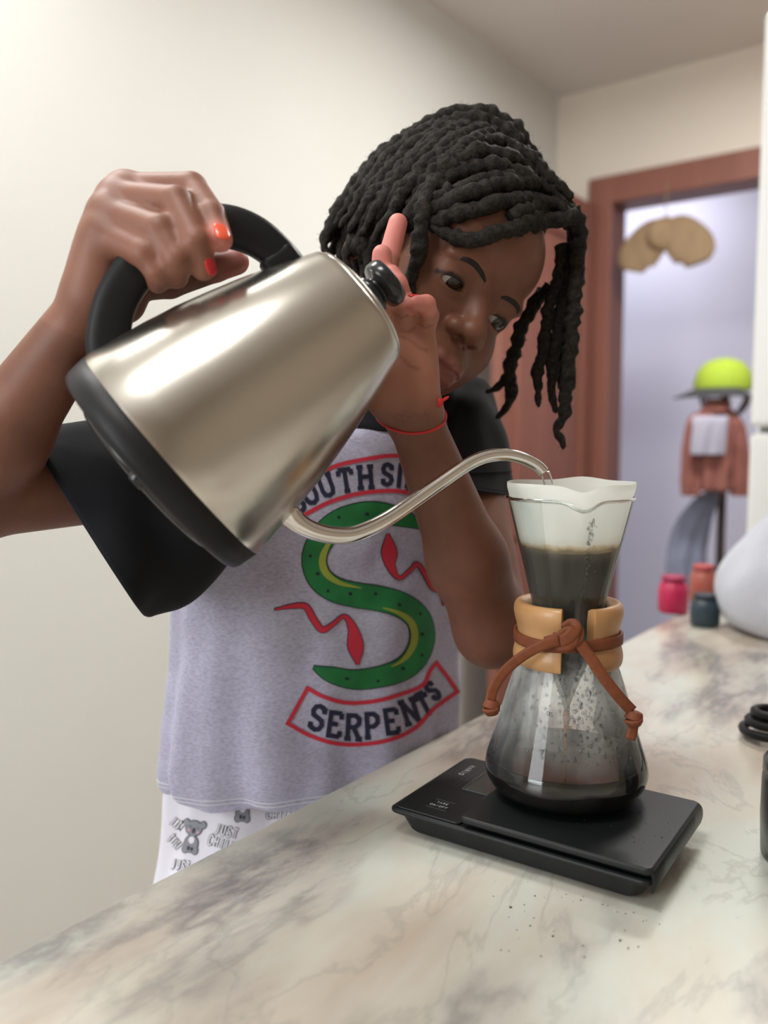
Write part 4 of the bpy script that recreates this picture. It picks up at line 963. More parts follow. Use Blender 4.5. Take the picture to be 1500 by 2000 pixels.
# shirt rings: image row, left and right edge, depth of the ring centre
def ring_at(py, xl, xr, d, b=0.086, yaw=TY, tilt=0.0):
    d = d + 0.018 * min(1, max(0, (py - 1000) / 250))
    c = W_((xl + xr) / 2, py, d); hw = (xr - xl) / 2 * d / FPX
    a = math.sqrt(max(1e-4, (hw ** 2 - (b * math.sin(yaw)) ** 2))) / math.cos(yaw)
    F = np.array([math.sin(yaw), -math.cos(yaw), 0.0]); L = np.array([math.cos(yaw), math.sin(yaw), 0.0])
    return (c, L * a + np.array([0, 0, tilt]), -F * b)            # B points to the back
keys = [ring_at(1496, 356, 890, 0.822, 0.090), ring_at(1484, 347, 900, 0.822, 0.090), ring_at(1444, 341, 906, 0.820, 0.092), ring_at(1390, 346, 907, 0.818, 0.092), ring_at(1300, 354, 906, 0.815, 0.090), ring_at(1200, 364, 905, 0.812, 0.089), ring_at(1100, 376, 905, 0.808, 0.088), ring_at(1000, 396, 908, 0.803, 0.087), ring_at(920, 432, 912, 0.800, 0.085), ring_at(870, 475, 915, 0.798, 0.082), ring_at(846, 520, 905, 0.796, 0.078), ring_at(830, 565, 880, 0.796, 0.074)]
def shirt_disp(V, a, t):
    tt = t[:, None]; aa = a[None, :]
    low = np.clip(1 - tt * 1.5, 0, 1)
    d = 0.0055 * low * np.sin(aa * 9 + 1.4 * np.sin(tt * 6)) + 0.0030 * low * np.sin(aa * 17 + 2.0 * tt)      # hanging folds
    z = V[:, :, 2]; x = V[:, :, 0]
    d = d + 0.0050 * np.sin((x * 0.9 + z * 0.35) * 70 + 2.2 * np.sin(z * 31)) * np.clip((tt - 0.15) * 2, 0, 1) * np.clip(1.25 - tt, 0, 1)
    d = d + 0.0016 * vnoise(V, 48, 2) + 0.0008 * vnoise(V, 110, 5)
    return d
SV, SF = loft(keys, 150, 200, shirt_disp)
# pull the collar line down at the front
shirt = mesh('tshirt', SV, SF, m_shirt, person)
so = shirt.modifiers.new('thickness', 'SOLIDIFY'); so.thickness = 0.0014; so.offset = -1
# hem stitching
m_stitch = mat('stitch', (0.72, 0.72, 0.78), 0.9)
for row in (14, 17):
    rr = SV.reshape(150, 200, 3)[row]; c = rr.mean(0); q = rr + (rr - c) / np.linalg.norm(rr - c, axis=1)[:, None] * 0.0004; q = np.vstack([q, q[:1]])
    mesh('hem_stitch', *tube(q, 0.00045, 5, caps=False), m_stitch, shirt)
# sleeves: loose black tubes
def sleeve(name, ks, nr=60, na=72, seed=0):
    rows = [(np.array(c), np.array(A), np.array(B)) for c, A, B in ks]
    def dsp(V, a, t):
        tt = t[:, None]; aa = a[None, :]
        return 0.0036 * np.sin(tt * 15 + 2.0 * np.sin(aa + seed)) * np.clip(1.1 - tt, 0, 1) + 0.0032 * vnoise(V, 60, seed + 3) + 0.0022 * tt * np.sin(3 * aa + seed)
    V, F = loft(rows, nr, na, dsp); o = mesh(name, V, F, m_sleeve, shirt); s = o.modifiers.new('thickness', 'SOLIDIFY'); s.thickness = 0.0016; s.offset = -1
    # turned hem
    e = V.reshape(nr, na, 3)[-1]; q = np.vstack([e, e[:1]]); mesh('sleeve_hem', *tube(q, 0.0013, 6, caps=False), m_sleeve, o)
    e = V.reshape(nr, na, 3)[nr - 7]; c = e.mean(0); q = e + (e - c) / np.linalg.norm(e - c, axis=1)[:, None] * 0.0005; q = np.vstack([q, q[:1]]); mesh('sleeve_stitch', *tube(q, 0.0005, 5, caps=False), m_sleeve, o)
    return o
def SK(px, py, d, ar, au, af, br, bu, bf): return (W_(px, py, d), np.array(PV(ar, au, af)), np.array(PV(br, bu, bf)))
# right sleeve: raglan seam at the neck -> hanging opening at the elbow side (first axis up/down the opening, second front/back)
sleeve('sleeve', [SK(610, 830, 0.785, 0.02, 0.045, 0, 0.02, 0, -0.050), SK(520, 880, 0.755, 0.015, 0.062, 0, 0.03, 0.0, -0.062), SK(420, 940, 0.705, 0.0, 0.074, 0.0, 0.035, 0.0, -0.062), SK(320, 990, 0.675, -0.012, 0.076, 0.0, 0.032, 0, -0.058), SK(235, 1018, 0.655, -0.026, 0.074, 0.0, 0.026, 0, -0.060), SK(170, 1022, 0.643, -0.046, 0.070, 0.004, 0.020, 0, -0.061)], seed=1)
# left sleeve
sleeve('sleeve', [SK(806, 790, 0.812, 0.016, 0.026, 0, 0.016, -0.016, -0.046), SK(842, 804, 0.815, 0.030, 0.038, 0.01, 0.01, -0.01, -0.054), SK(876, 836, 0.812, 0.042, 0.036, 0.012, 0.0, -0.004, -0.056), SK(896, 888, 0.800, 0.047, 0.016, 0.01, -0.004, -0.002, -0.058), SK(909, 948, 0.784, 0.047, -0.008, 0.01, -0.006, -0.004, -0.058)], seed=2)
# neckband
nb = []
cN = W_(722, 824, 0.796)
for a in np.linspace(0, 2 * math.pi, 65):
    nb.append(cN + TL * 0.073 * math.cos(a) + TF * 0.077 * math.sin(a) + np.array([0, 0, 0.006 - 0.006 * math.sin(a)]))
nb = np.array(nb)
upv = (nb - cN) / np.linalg.norm(nb - cN, axis=1)[:, None]
mesh('neckband', *ribbon(nb, 0.022, 0.005, upv + np.array([0, 0, 0.45])), m_sleeve, shirt)
# ---- shorts / pyjama bottoms below the hem
m_pj = mat('white_pyjama', srgb(226, 224, 236), 0.9, spec=0.2, bump=(900, 0.3, 0.0006))
pk = [ring_at(1470, 358, 862, 0.832, 0.080), ring_at(1560, 352, 868, 0.833, 0.084), ring_at(1660, 338, 872, 0.835, 0.088), ring_at(1720, 330, 874, 0.835, 0.090), ring_at(1850, 322, 874, 0.835, 0.092)]
def pj_disp(V, a, t): return 0.004 * np.sin(a[None, :] * 7 + t[:, None] * 2) + 0.0028 * np.sin(a[None, :] * 13 + 3 * t[:, None]) + 0.0015 * vnoise(V, 50, 9)
PV_, PF_ = loft(pk, 60, 140, pj_disp); pj = mesh('pyjama_bottoms', PV_, PF_, m_pj, person)
for s in (-1, 1):                                     # legs of the pyjamas
    a = hip + TL * s * 0.060; leg = [(np.array([a[0], a[1], z]), TL * w, -TF * w) for z, w in ((-0.20, 0.088), (-0.32, 0.086), (-0.46, 0.080), (-0.60, 0.076))]
    V_, F_ = loft(leg, 24, 48, lambda V, a, t: 0.003 * vnoise(V, 40, 4)); mesh('pyjama_leg', V_, F_, m_pj, pj)

# ---- prints follow the cloth
sbvh = BVHTree.FromPolygons([tuple(v) for v in SV], [tuple(f) for f in SF]); pbvh = BVHTree.FromPolygons([tuple(v) for v in PV_], [tuple(f) for f in PF_])
def stick(V2, F, tree, off):
    """lay a flat shape on the cloth"""
    out = np.zeros((len(V2), 3)); ok = np.ones(len(V2), bool)
    for i, (x, y) in enumerate(V2):
        d = (P(x, y, 1.0) - CO).normalized(); h = tree.ray_cast(CO + d * 0.3, d)
        if h[0] is None: ok[i] = False; continue
        n = h[1] if h[1].dot(d) < 0 else -h[1]; out[i] = np.array(h[0] + n * off)
    return out, [f for f in F if all(ok[j] for j in f)]
def printed(name, shapes, m, tree, off, par, small=False):
    if not small and len(shapes) > 1 and name.endswith(('_line', '_stripe')):
        for s_ in shapes: o = printed(name, [s_], m, tree, off, par)
        return o
    mb = MB()
    for V2, F in shapes: mb.add(*stick(V2, F, tree, off))
    V, F = mb.get(); o = mesh(name, V, F, m, par)
    if name.startswith(('koala', 'word')): o['kind'] = 'stuff'
    return o
Zp = lambda pts: [(300 + x / 2.298, 850 + y / 2.298) for x, y in pts]
m_navy = mat('print_navy', srgb(34, 36, 62), 0.85); m_red = mat('print_red', srgb(196, 44, 66), 0.8); m_green = mat('print_green', srgb(30, 120, 62), 0.8, var=(60, 0.6, srgb(22, 96, 52)))
m_lime = mat('print_lime', srgb(150, 160, 62), 0.8); m_ink = mat('print_ink', srgb(24, 30, 42), 0.85)
def ell2(cx, cy, rx, ry, rot=0, n=18):
    c, s = math.cos(rot), math.sin(rot); V = [(cx, cy)] + [(cx + rx * math.cos(a) * c - ry * math.sin(a) * s, cy + rx * math.cos(a) * s + ry * math.sin(a) * c) for a in np.linspace(0, 2 * math.pi, n, endpoint=False)]
    return np.array(V), [[0, 1 + i, 1 + (i + 1) % n] for i in range(n)]
def smooth2(pts, n): return [tuple(q) for q in catmull(pts, n)]
# lower banner and its lettering
def letter(ch, zx, zy, w, h, deg, sw):
    x, y = Zp([(zx, zy)])[0]; k = 1 / 2.298
    return word2d(ch, x, y, w * k, h * k, 0, -math.radians(deg), sw * k, True, 5)
top = smooth2(Zp([(690, 1135), (760, 1172), (860, 1200), (980, 1195), (1100, 1165), (1205, 1122), (1240, 1055), (1270, 1022)]), 30)
rgt = Zp([(1320, 1088), (1363, 1150)]); bot = smooth2(Zp([(1363, 1150), (1255, 1228), (1180, 1308), (1080, 1360), (950, 1385), (820, 1383), (700, 1347), (602, 1293)]), 30)
printed('banner_outline', [strip2d(top + rgt + bot[1:], 8.0, 6, 2, True)], m_red, sbvh, 0.0006, shirt)
for ch, x, y, w, h, dg in (('S', 735, 1268, 62, 108, 14), ('E', 812, 1298, 62, 104, 8), ('R', 895, 1310, 66, 104, 3), ('P', 980, 1303, 62, 104, -3), ('E', 1067, 1284, 62, 104, -8), ('N', 1150, 1240, 70, 104, -18), ('T', 1212, 1205, 46, 98, -28), ('S', 1250, 1146, 34, 84, -38)):
    printed('letter', letter(ch, x, y, w, h, dg, 21), m_navy, sbvh, 0.0006, shirt)
# upper banner
printed('banner_line', [strip2d(smooth2(Zp([(560, 270), (660, 205), (760, 160), (850, 128), (960, 106), (1060, 92), (1130, 98), (1230, 125)]), 30), 8, 6, 2), strip2d(smooth2(Zp([(595, 408), (700, 345), (800, 296), (920, 262), (1040, 250), (1130, 256), (1250, 290)]), 30), 8, 6, 2), strip2d(Zp([(605, 412), (560, 345), (545, 270)]), 8, 6, 2), strip2d(Zp([(1230, 125), (1252, 290)]), 8, 6, 2)], m_red, sbvh, 0.0006, shirt)
for ch, x, y, w, h, dg in (('S', 640, 302, 56, 92, -34), ('O', 700, 262, 60, 92, -27), ('U', 775, 226, 62, 92, -20), ('T', 862, 202, 62, 96, -9), ('H', 950, 188, 66, 94, -4), ('S', 1048, 176, 46, 92, 2), ('I', 1103, 180, 44, 92, 6), ('D', 1162, 198, 56, 92, 12), ('E', 1222, 220, 50, 88, 18)):
    printed('letter', letter(ch, x, y, w, h, dg, 20), m_navy, sbvh, 0.0006, shirt)
# plain winding green ribbon motif with red streamers between the banners
cl = smooth2(Zp([(1225, 420), (1130, 375), (1000, 348), (880, 368), (790, 420), (735, 500), (722, 575), (750, 645), (815, 692), (905, 716), (1010, 732), (1110, 762), (1180, 815), (1204, 890), (1188, 970), (1130, 1040), (1030, 1080), (900, 1096), (790, 1072), (715, 1040)]), 90)
wd = catmull([5, 30, 42, 46, 47, 47, 47, 47, 47, 47, 47, 47, 47, 47, 46, 44, 40, 36, 28, 5], 90)[:, 0]
printed('ribbon_border', [strip2d(cl, wd + 4, 5, 6)], m_ink, sbvh, 0.0006, shirt)
printed('ribbon_band', [strip2d(cl, wd, 5, 6)], m_green, sbvh, 0.0009, shirt)
def offset(pts, w, k):
    q = np.array(pts); T = np.gradient(q, axis=0); T /= np.linalg.norm(T, axis=1)[:, None]; return [tuple(v) for v in q + np.stack([-T[:, 1], T[:, 0]], 1) * (np.asarray(w) * k)[:, None]]
printed('ribbon_stripe', [strip2d(offset(cl[18:44], wd[18:44], -0.34), catmull([2, 12, 14, 10, 2], 26)[:, 0], 5, 2), strip2d(offset(cl[48:74], wd[48:74], 0.34), catmull([2, 12, 14, 12, 3], 26)[:, 0], 5, 2)], m_lime, sbvh, 0.0012, shirt)
dots = []
for i in range(6, 86, 5):
    sd = 0.18 if (i // 5) % 2 else -0.02
    sgn = 1 if i < 46 else -1
    x, y = offset(cl, wd, sd * sgn)[i]; dots.append(ell2(x, y, 4.2 if i % 2 else 3.0, 3.2, 0.4, 10))
tag(printed('ribbon_spots', dots, m_ink, sbvh, 0.0012, shirt), kind='stuff')
for pts, ws in (([(1050, 440), (1055, 520), (1062, 585), (1100, 640), (1150, 605), (1180, 578), (1215, 622), (1250, 680), (1288, 705), (1300, 765)], [4, 30, 18, 7, 7, 8, 9, 11, 9, 2]), ([(915, 1030), (905, 950), (893, 870), (855, 812), (800, 850), (755, 872), (715, 822), (680, 768), (615, 768), (540, 782)], [4, 30, 18, 7, 8, 11, 12, 11, 8, 2])):
    q = smooth2(Zp(pts), 60); w_ = catmull(ws, 60)[:, 0]
    printed('streamer_border', [strip2d(q, w_ + 3, 5, 2)], m_ink, sbvh, 0.0006, shirt); printed('streamer', [strip2d(q, w_, 5, 2)], m_red, sbvh, 0.0009, shirt)
# pyjama print: small grey koalas and outlined words
Kp = lambda x, y: (320 + x / 5, 1540 + y / 5)
m_kg = mat('print_grey', srgb(140, 142, 152), 0.85); m_kd = mat('print_darkgrey', srgb(70, 72, 84), 0.85); m_pw = mat('print_white', srgb(232, 230, 240), 0.9); m_pink = mat('print_pink', srgb(216, 160, 172), 0.85)
def koala(zx, zy, s, rot):
    c, sn = math.cos(rot), math.sin(rot)
    def E(x, y, rx, ry, r=0): X, Y = Kp(zx + s * (x * c - y * sn), zy + s * (x * sn + y * c)); return ell2(X, Y, rx * s / 5, ry * s / 5, r + rot)
    printed('koala_outline', [E(0, -85, 86, 82), E(-78, -130, 34, 40), E(84, -130, 36, 42), E(0, 70, 74, 92), E(-48, 130, 34, 44), E(48, 130, 34, 44)], m_kd, pbvh, 0.0005, pj)
    printed('koala_fill', [E(0, -85, 78, 74), E(-78, -130, 27, 33), E(84, -130, 29, 35), E(0, 70, 66, 84), E(-48, 130, 27, 37), E(48, 130, 27, 37)], m_kg, pbvh, 0.0008, pj)
    printed('koala_belly', [E(0, 30, 28, 36)], m_pw, pbvh, 0.0011, pj); printed('koala_face', [E(4, -62, 16, 28), E(-34, -100, 14, 3, 0.3), E(38, -96, 14, 3, -0.3), E(-16, 112, 14, 22), E(18, 116, 12, 20)], m_kd, pbvh, 0.0011, pj); printed('koala_cheek', [E(-40, -62, 14, 12), E(46, -54, 14, 12)], m_pink, pbvh, 0.0011, pj)
koala(282, 470, 1.0, 0.18); koala(770, 170, 0.95, 0.05)
def outlined(txt, zx, zy, w, h, rot):
    X, Y = Kp(zx, zy); L1 = word2d(txt, X, Y, w / 5, h / 5, 4.2, rot, 5.0, False, 4); L2 = word2d(txt, X, Y, w / 5, h / 5, 4.2, rot, 2.4, False, 4)
    printed('word_outline', L1, m_kd, pbvh, 0.0005, pj); printed('word_fill', L2, m_pw, pbvh, 0.0008, pj)
outlined('JUST', 612, 415, 38, 100, -0.28); outlined('CHILL', 570, 535, 36, 100, -0.30)
outlined('JUST', 1150, 195, 40, 76, -0.05); outlined('CHILL', 1140, 265, 38, 70, -0.06); outlined('JUST', 140, 345, 12, 80, -0.7); outlined('CHILL', 118, 520, 8, 80, -0.8); outlined('JUST', 170, 745, 26, 90, -0.2)

# ================================================================== HAIR: scalp cap with twisted locks
m_hair = mat('hair', (0.007, 0.0058, 0.005), 0.8, spec=0.25, bump=(900, 0.9, 0.0015), var=(300, 0.8, (0.036, 0.028, 0.021)), sheen=0.0)
# cap
capc = np.array([0, -0.014, 0.040]); capr = np.array([0.079, 0.097, 0.088]); V = []; nu, nvv = 72, 40
def hairline(y): return float(np.interp(y, [-0.06, -0.03, -0.005, 0.02, 0.045, 0.062, 0.1], [-0.075, -0.065, -0.02, 0.030, 0.060, 0.070, 0.074]))
for i in range(nvv + 1):
    t = math.pi * i / nvv
    for j in range(nu):
        p = 2 * math.pi * j / nu; V.append(capc + capr * np.array([math.sin(t) * math.cos(p), math.sin(t) * math.sin(p), math.cos(t)]))
V = np.array(V); F = [f[::-1] for f in grid_faces(nvv + 1, nu, True)]
mar = np.array([v[2] - hairline(v[1]) for v in V]); sh = 1 - 0.16 * (1 - sstep(mar, -0.004, 0.022))
Vc = capc + (V - capc) * sh[:, None] * (1 + 0.012 * vnoise(V, 120, 3))[:, None]
keep = [f for f in F if max(mar[j] for j in f) > -0.012]
capW = HC + Vc @ HW.T
hair = mesh('hair', capW, keep, m_hair, person)
cbvh = BVHTree.FromPolygons([tuple(v) for v in capW], keep)
hbvh = bvh
def lock_mesh(path, r0, seed, turns=None, taper=True):
    path = np.asarray(path, float); seg = np.linalg.norm(np.diff(path, axis=0), axis=1); s = np.concatenate([[0], np.cumsum(seg)]); Lg = s[-1]
    n = max(16, int(Lg / 0.0022)); q = np.stack([np.interp(np.linspace(0, Lg, n), s, path[:, a]) for a in range(3)], 1)
    ss = np.linspace(0, Lg, n); ph = ss / 0.0125 * 2 * math.pi + seed * 1.7
    lump = 1 + 0.10 * np.sin(ss / 0.011 * 2 * math.pi + seed) + 0.08 * np.sin(ss / 0.027 * 2 * math.pi + 2 * seed)
    q = q + np.stack([np.sin(ss * 210 + seed), np.cos(ss * 170 + 2 * seed), np.sin(ss * 190 + 3 * seed)], 1) * 0.0007
    rad = r0 * lump
    if taper: rad = rad * (1 - 0.55 * sstep(ss / Lg, 0.72, 1.0))
    rad = rad * np.clip((Lg - ss) / 0.004 + 0.35, 0, 1)
    def sec(i, a):
        k = 0.80 + 0.26 * np.abs(np.cos(a - ph[i] * 0.5)) + 0.04 * np.sin(5 * a + ph[i]); return np.cos(a) * k, np.sin(a) * k
    return tube(q, rad, 12, sec)
nlock = 0
LOCKV = []
def lock(zpts, r=0.0056, lift=0.55, depth=None, world=None, cap=cbvh):
    """lock laid over the cap along crop coordinates (2.5x crop of the head), hanging free where it leaves the cap"""
    global nlock
    if world is None:
        q2 = catmull(zpts, 26); D = []
        for x, y in q2:
            px, py = 600 + x / 2.5, 200 + y / 2.5; d = (P(px, py, 1.0) - CO).normalized(); h = cap.ray_cast(CO + d * 0.3, d); h2 = hbvh.ray_cast(CO + d * 0.3, d)
            z = None
            if h[0] is not None: z = depth_of(h[0])
            if h2[0] is not None and depth_of(h2[0]) > 0.64: z = depth_of(h2[0]) if z is None else min(z, depth_of(h2[0]))
            D.append(z)
        if depth is not None: D = [depth(i / 25) if callable(depth) else depth for i in range(26)]
        else:
            last = next((v for v in D if v is not None), 0.72)
            for i in range(26):
                if D[i] is None: D[i] = last
                last = D[i]
            D = np.array(D) - r * lift
            for _ in range(3): D[1:-1] = (D[:-2] + 2 * D[1:-1] + D[2:]) / 4
        pts = [tuple(P(600 + x / 2.5, 200 + y / 2.5, float(d))) for (x, y), d in zip(q2, D)]
    else: pts = world
    nlock += 1
    V_, F_ = lock_mesh(catmull(pts, 60), r, nlock * 1.31); LOCKV.append(V_); return mesh('twisted_lock', V_, F_, m_hair, hair)
# swept back to the left over the crown
base6 = [[(590, 95), (470, 190), (330, 305), (200, 450), (115, 600), (85, 700), (110, 790)], [(660, 110), (520, 220), (390, 345), (265, 490), (190, 640), (160, 750), (170, 830)],
         [(720, 140), (585, 245), (450, 375), (330, 520), (262, 660), (232, 770), (250, 850)], [(770, 175), (650, 275), (520, 400), (405, 530), (335, 640), (302, 760), (310, 850)],
         [(810, 215), (695, 305), (575, 425), (475, 535), (415, 650), (385, 770), (400, 860)], [(840, 250), (730, 335), (625, 440), (545, 540), (480, 650), (450, 770), (460, 870)]]
for i, b in enumerate(base6):
    lock(b, 0.0062)
    if i < 5: lock([((x0 + x1) / 2 + random.uniform(-8, 8), (y0 + y1) / 2 + random.uniform(-8, 8)) for (x0, y0), (x1, y1) in zip(b, base6[i + 1])], 0.0058, 0.9)
# over the top and towards the forehead
lock([(560, 130), (660, 75), (770, 48), (890, 60), (990, 110), (1070, 200), (1140, 290)], 0.0072)
lock([(600, 150), (700, 100), (800, 85), (900, 100), (990, 160), (1060, 250), (1150, 330), (1250, 420)], 0.0072)
lock([(660, 180), (760, 130), (860, 135), (960, 185), (1040, 270), (1110, 350), (1230, 450), (1310, 520)], 0.0068)
lock([(700, 290), (790, 215), (890, 195), (990, 215), (1080, 275), (1150, 340), (1220, 400), (1300, 470)], 0.0070)
lock([(640, 380), (720, 300), (830, 250), (940, 255), (1050, 310), (1140, 390), (1240, 470)], 0.0070)
lock([(620, 440), (720, 350), (850, 310), (970, 320), (1080, 370), (1190, 440), (1300, 520)], 0.0066)
lock([(590, 545), (650, 505), (750, 460), (880, 418), (1000, 395), (1120, 400), (1230, 450), (1310, 520)], 0.0070, 0.9)
lock([(610, 520), (700, 450), (820, 395), (950, 370), (1080, 380), (1200, 430)], 0.0064)
lock([(600, 590), (700, 555), (830, 520), (960, 485), (1100, 480), (1220, 500), (1315, 545)], 0.0066, 0.9)
lock([(1000, 560), (1080, 520), (1180, 505), (1260, 520), (1325, 560)], 0.0066, 1.0)
lock([(1040, 600), (1130, 560), (1230, 560), (1320, 590)], 0.0070, 0.8)
# the one lying across the forehead
lock([(1325, 545), (1230, 570), (1120, 590), (1010, 612), (920, 640), (840, 665), (760, 668), (680, 645), (610, 600), (575, 560)], 0.0064, 1.1)
# falling in front of the temple
fr_d = lambda t: 0.648 - 0.004 * math.sin(t * 3) + 0.006 * t
lock([(760, 300), (680, 350), (610, 410), (580, 480), (562, 560), (556, 640), (545, 720), (525, 800), (512, 880), (508, 945)], 0.0068, depth=lambda t: 0.668 - 0.022 * min(1, t * 2.5) + 0.004 * t)
lock([(700, 420), (640, 470), (600, 530), (585, 590)], 0.0060, 1.0)
# hanging free on the right, from the front hairline
hd = depth_of(hl((0.055, 0.055, 0.055)))
lock([(1300, 520), (1330, 600), (1325, 740), (1312, 900), (1298, 1060), (1285, 1200), (1272, 1330), (1262, 1460), (1245, 1540), (1220, 1600), (1240, 1650), (1248, 1692)], 0.0066, depth=lambda t: hd - 0.010 + 0.006 * t)
lock([(1270, 560), (1300, 660), (1275, 830), (1248, 980), (1225, 1110), (1205, 1230), (1195, 1360), (1200, 1450), (1212, 1520)], 0.0060, depth=lambda t: hd + 0.004)
lock([(1300, 600), (1310, 720), (1300, 850), (1290, 1000), (1262, 1120), (1240, 1250), (1235, 1400)], 0.0062, depth=lambda t: hd + 0.012)
lock([(1240, 700), (1235, 820), (1210, 920), (1178, 1010), (1165, 1120), (1150, 1220), (1128, 1320), (1125, 1420), (1136, 1490)], 0.0056, depth=lambda t: hd + 0.002)
lock([(1180, 900), (1100, 1000), (1060, 1070), (1030, 1150), (1005, 1240), (985, 1330), (1000, 1420), (970, 1490), (925, 1540)], 0.0062, depth=lambda t: hd + 0.022 + 0.004 * t)
lock([(1150, 920), (1075, 1040), (1040, 1130), (1010, 1230), (980, 1330), (930, 1395), (868, 1412)], 0.0054, depth=lambda t: hd + 0.032)
# back and far side of the head (turned from the lens)
for k in range(26):
    a = math.radians(150 + k * 9.2); x, y = math.cos(a), math.sin(a); pts = []
    for t in np.linspace(0.35, 1.9, 14):
        d = np.array([math.sin(t) * math.cos(a), math.sin(t) * math.sin(a), math.cos(t)]); pp = capc + capr * d * 1.03
        if t > 1.55: pp = capc + capr * np.array([math.cos(a), math.sin(a), 0]) * 1.03 + np.array([0, 0, -(t - 1.57) * 0.16])
        pts.append(tuple(HC + HW @ pp))
    lock(None, 0.0062, world=pts)

# loose frizz standing off the locks
AV = np.concatenate(LOCKV + [capW]); mb_v = []; mb_f = []
pick = rng.integers(0, len(AV) - 13, 15000)
for n_, i in enumerate(pick):
    a = AV[i]; t = AV[i] - AV[(i + 6)]; t = t / (np.linalg.norm(t) + 1e-9) + rng.normal(0, 0.55, 3); t /= np.linalg.norm(t); L_ = rng.uniform(0.0012, 0.0046)
    s_ = np.cross(t, rng.normal(0, 1, 3)); s_ /= np.linalg.norm(s_); cu = np.cross(t, s_) * rng.uniform(-0.5, 0.5) * L_; w_ = 0.00011; k = len(mb_v)
    mid = a + t * L_ * 0.55 + cu * 0.5; end = a + t * L_ + cu * 1.4
    mb_v += [a - s_ * w_, a + s_ * w_, mid - s_ * w_ * 0.8, mid + s_ * w_ * 0.8, end]; mb_f += [[k, k + 1, k + 3, k + 2], [k + 2, k + 3, k + 4]]
tag(mesh('frizz', np.array(mb_v), mb_f, m_hair, hair, smooth=False), kind='stuff')

# ================================================================== THINGS AROUND
m_fridge = mat('fridge_white', (0.86, 0.87, 0.86), 0.35); m_seal = mat('fridge_seal', (0.35, 0.35, 0.35), 0.7)
fr0 = RM(2.05, 0.11, FLOOR); fridge = empty('refrigerator', fr0); tag(fridge, 'tall white refrigerator standing beyond the far end of the counter', 'refrigerator')
FT = 1.085
mesh('cabinet', *slab_uv(1.79, 2.38, -0.20, 0.42, FLOOR + 0.03, FT, 0.008), m_fridge, fridge, smooth=False)
for z0, z1 in ((FLOOR + 0.05, 0.30), (0.312, FT - 0.004)):
    dr = mesh('fridge_door', *slab_uv(1.742, 1.786, -0.20, 0.42, z0, z1, 0.012, 3), m_fridge, fridge, smooth=False)
    mesh('handle', *slab_uv(1.715, 1.735, -0.17, -0.145, (z0 + z1) / 2 - 0.18, (z0 + z1) / 2 + 0.18, 0.006), m_steel2, dr, smooth=False)
mesh('seal', *slab_uv(1.784, 1.792, -0.19, 0.41, FLOOR + 0.05, FT - 0.01), m_seal, fridge, smooth=False)
for du in (1.85, 2.30):
    for dv in (-0.13, 0.35): mesh('foot', *slab_uv(du, du + 0.04, dv, dv + 0.04, FLOOR, FLOOR + 0.035), m_seal, fridge, smooth=False)
crate = empty('wooden_crate', RM(1.98, 0.18, FT)); tag(crate, 'brown wooden crate on top of the white refrigerator', 'crate')
for z in (0.0, 0.065, 0.13):
    mesh('slat', *slab_uv(1.80, 1.815, -0.05, 0.415, FT + z + 0.002, FT + z + 0.056, 0.002), m_brown, crate, smooth=False); mesh('slat', *slab_uv(2.145, 2.16, -0.05, 0.415, FT + z + 0.002, FT + z + 0.056, 0.002), m_brown, crate, smooth=False)
    mesh('slat', *slab_uv(1.815, 2.145, 0.40, 0.415, FT + z + 0.002, FT + z + 0.056, 0.002), m_brown, crate, smooth=False); mesh('slat', *slab_uv(1.815, 2.145, -0.05, -0.035, FT + z + 0.002, FT + z + 0.056, 0.002), m_brown, crate, smooth=False)
for du in (1.816, 2.120):
    for dv in (-0.034, 0.375): mesh('corner_post', *slab_uv(du, du + 0.024, dv, dv + 0.024, FT + 0.001, FT + 0.19, 0.002), m_brown, crate, smooth=False)
# white cloth bag on the far end of the counter
bc = on_plane(1572, 1236, 0); m_bag = mat('white_bag_cloth', (0.56, 0.58, 0.66), 0.8, bump=(60, 0.4, 0.004))
V_, F_ = lathe([tuple(q) for q in catmull([(0.0, 0.001), (0.080, 0.001), (0.112, 0.016), (0.122, 0.050), (0.108, 0.100), (0.078, 0.150), (0.045, 0.190), (0.028, 0.215), (0.030, 0.235), (0.016, 0.240), (0.0, 0.228)], 60)], 72)
V_ = np.array(V_); an = np.arctan2(V_[:, 1], V_[:, 0]); k = 1 + 0.06 * np.sin(9 * an + 20 * V_[:, 2]) * np.clip(V_[:, 2] / 0.1, 0, 1) + 0.07 * vnoise(V_, 34, 4)
V_[:, 0] *= k; V_[:, 1] *= k
bag = empty('cloth_bag', bc); tag(bag, 'soft white cloth bag standing at the far end of the marble counter', 'bag')
mesh('bag_body', V_, F_, m_bag, bag, world=False); t_ = np.linspace(0, 2 * math.pi, 33)
mesh('tie_cord', *tube(np.stack([0.031 * np.cos(t_), 0.031 * np.sin(t_), 0 * t_ + 0.216], 1), 0.003, 8, caps=False), mat('cord_cream', (0.6, 0.56, 0.5), 0.8), bag, world=False)
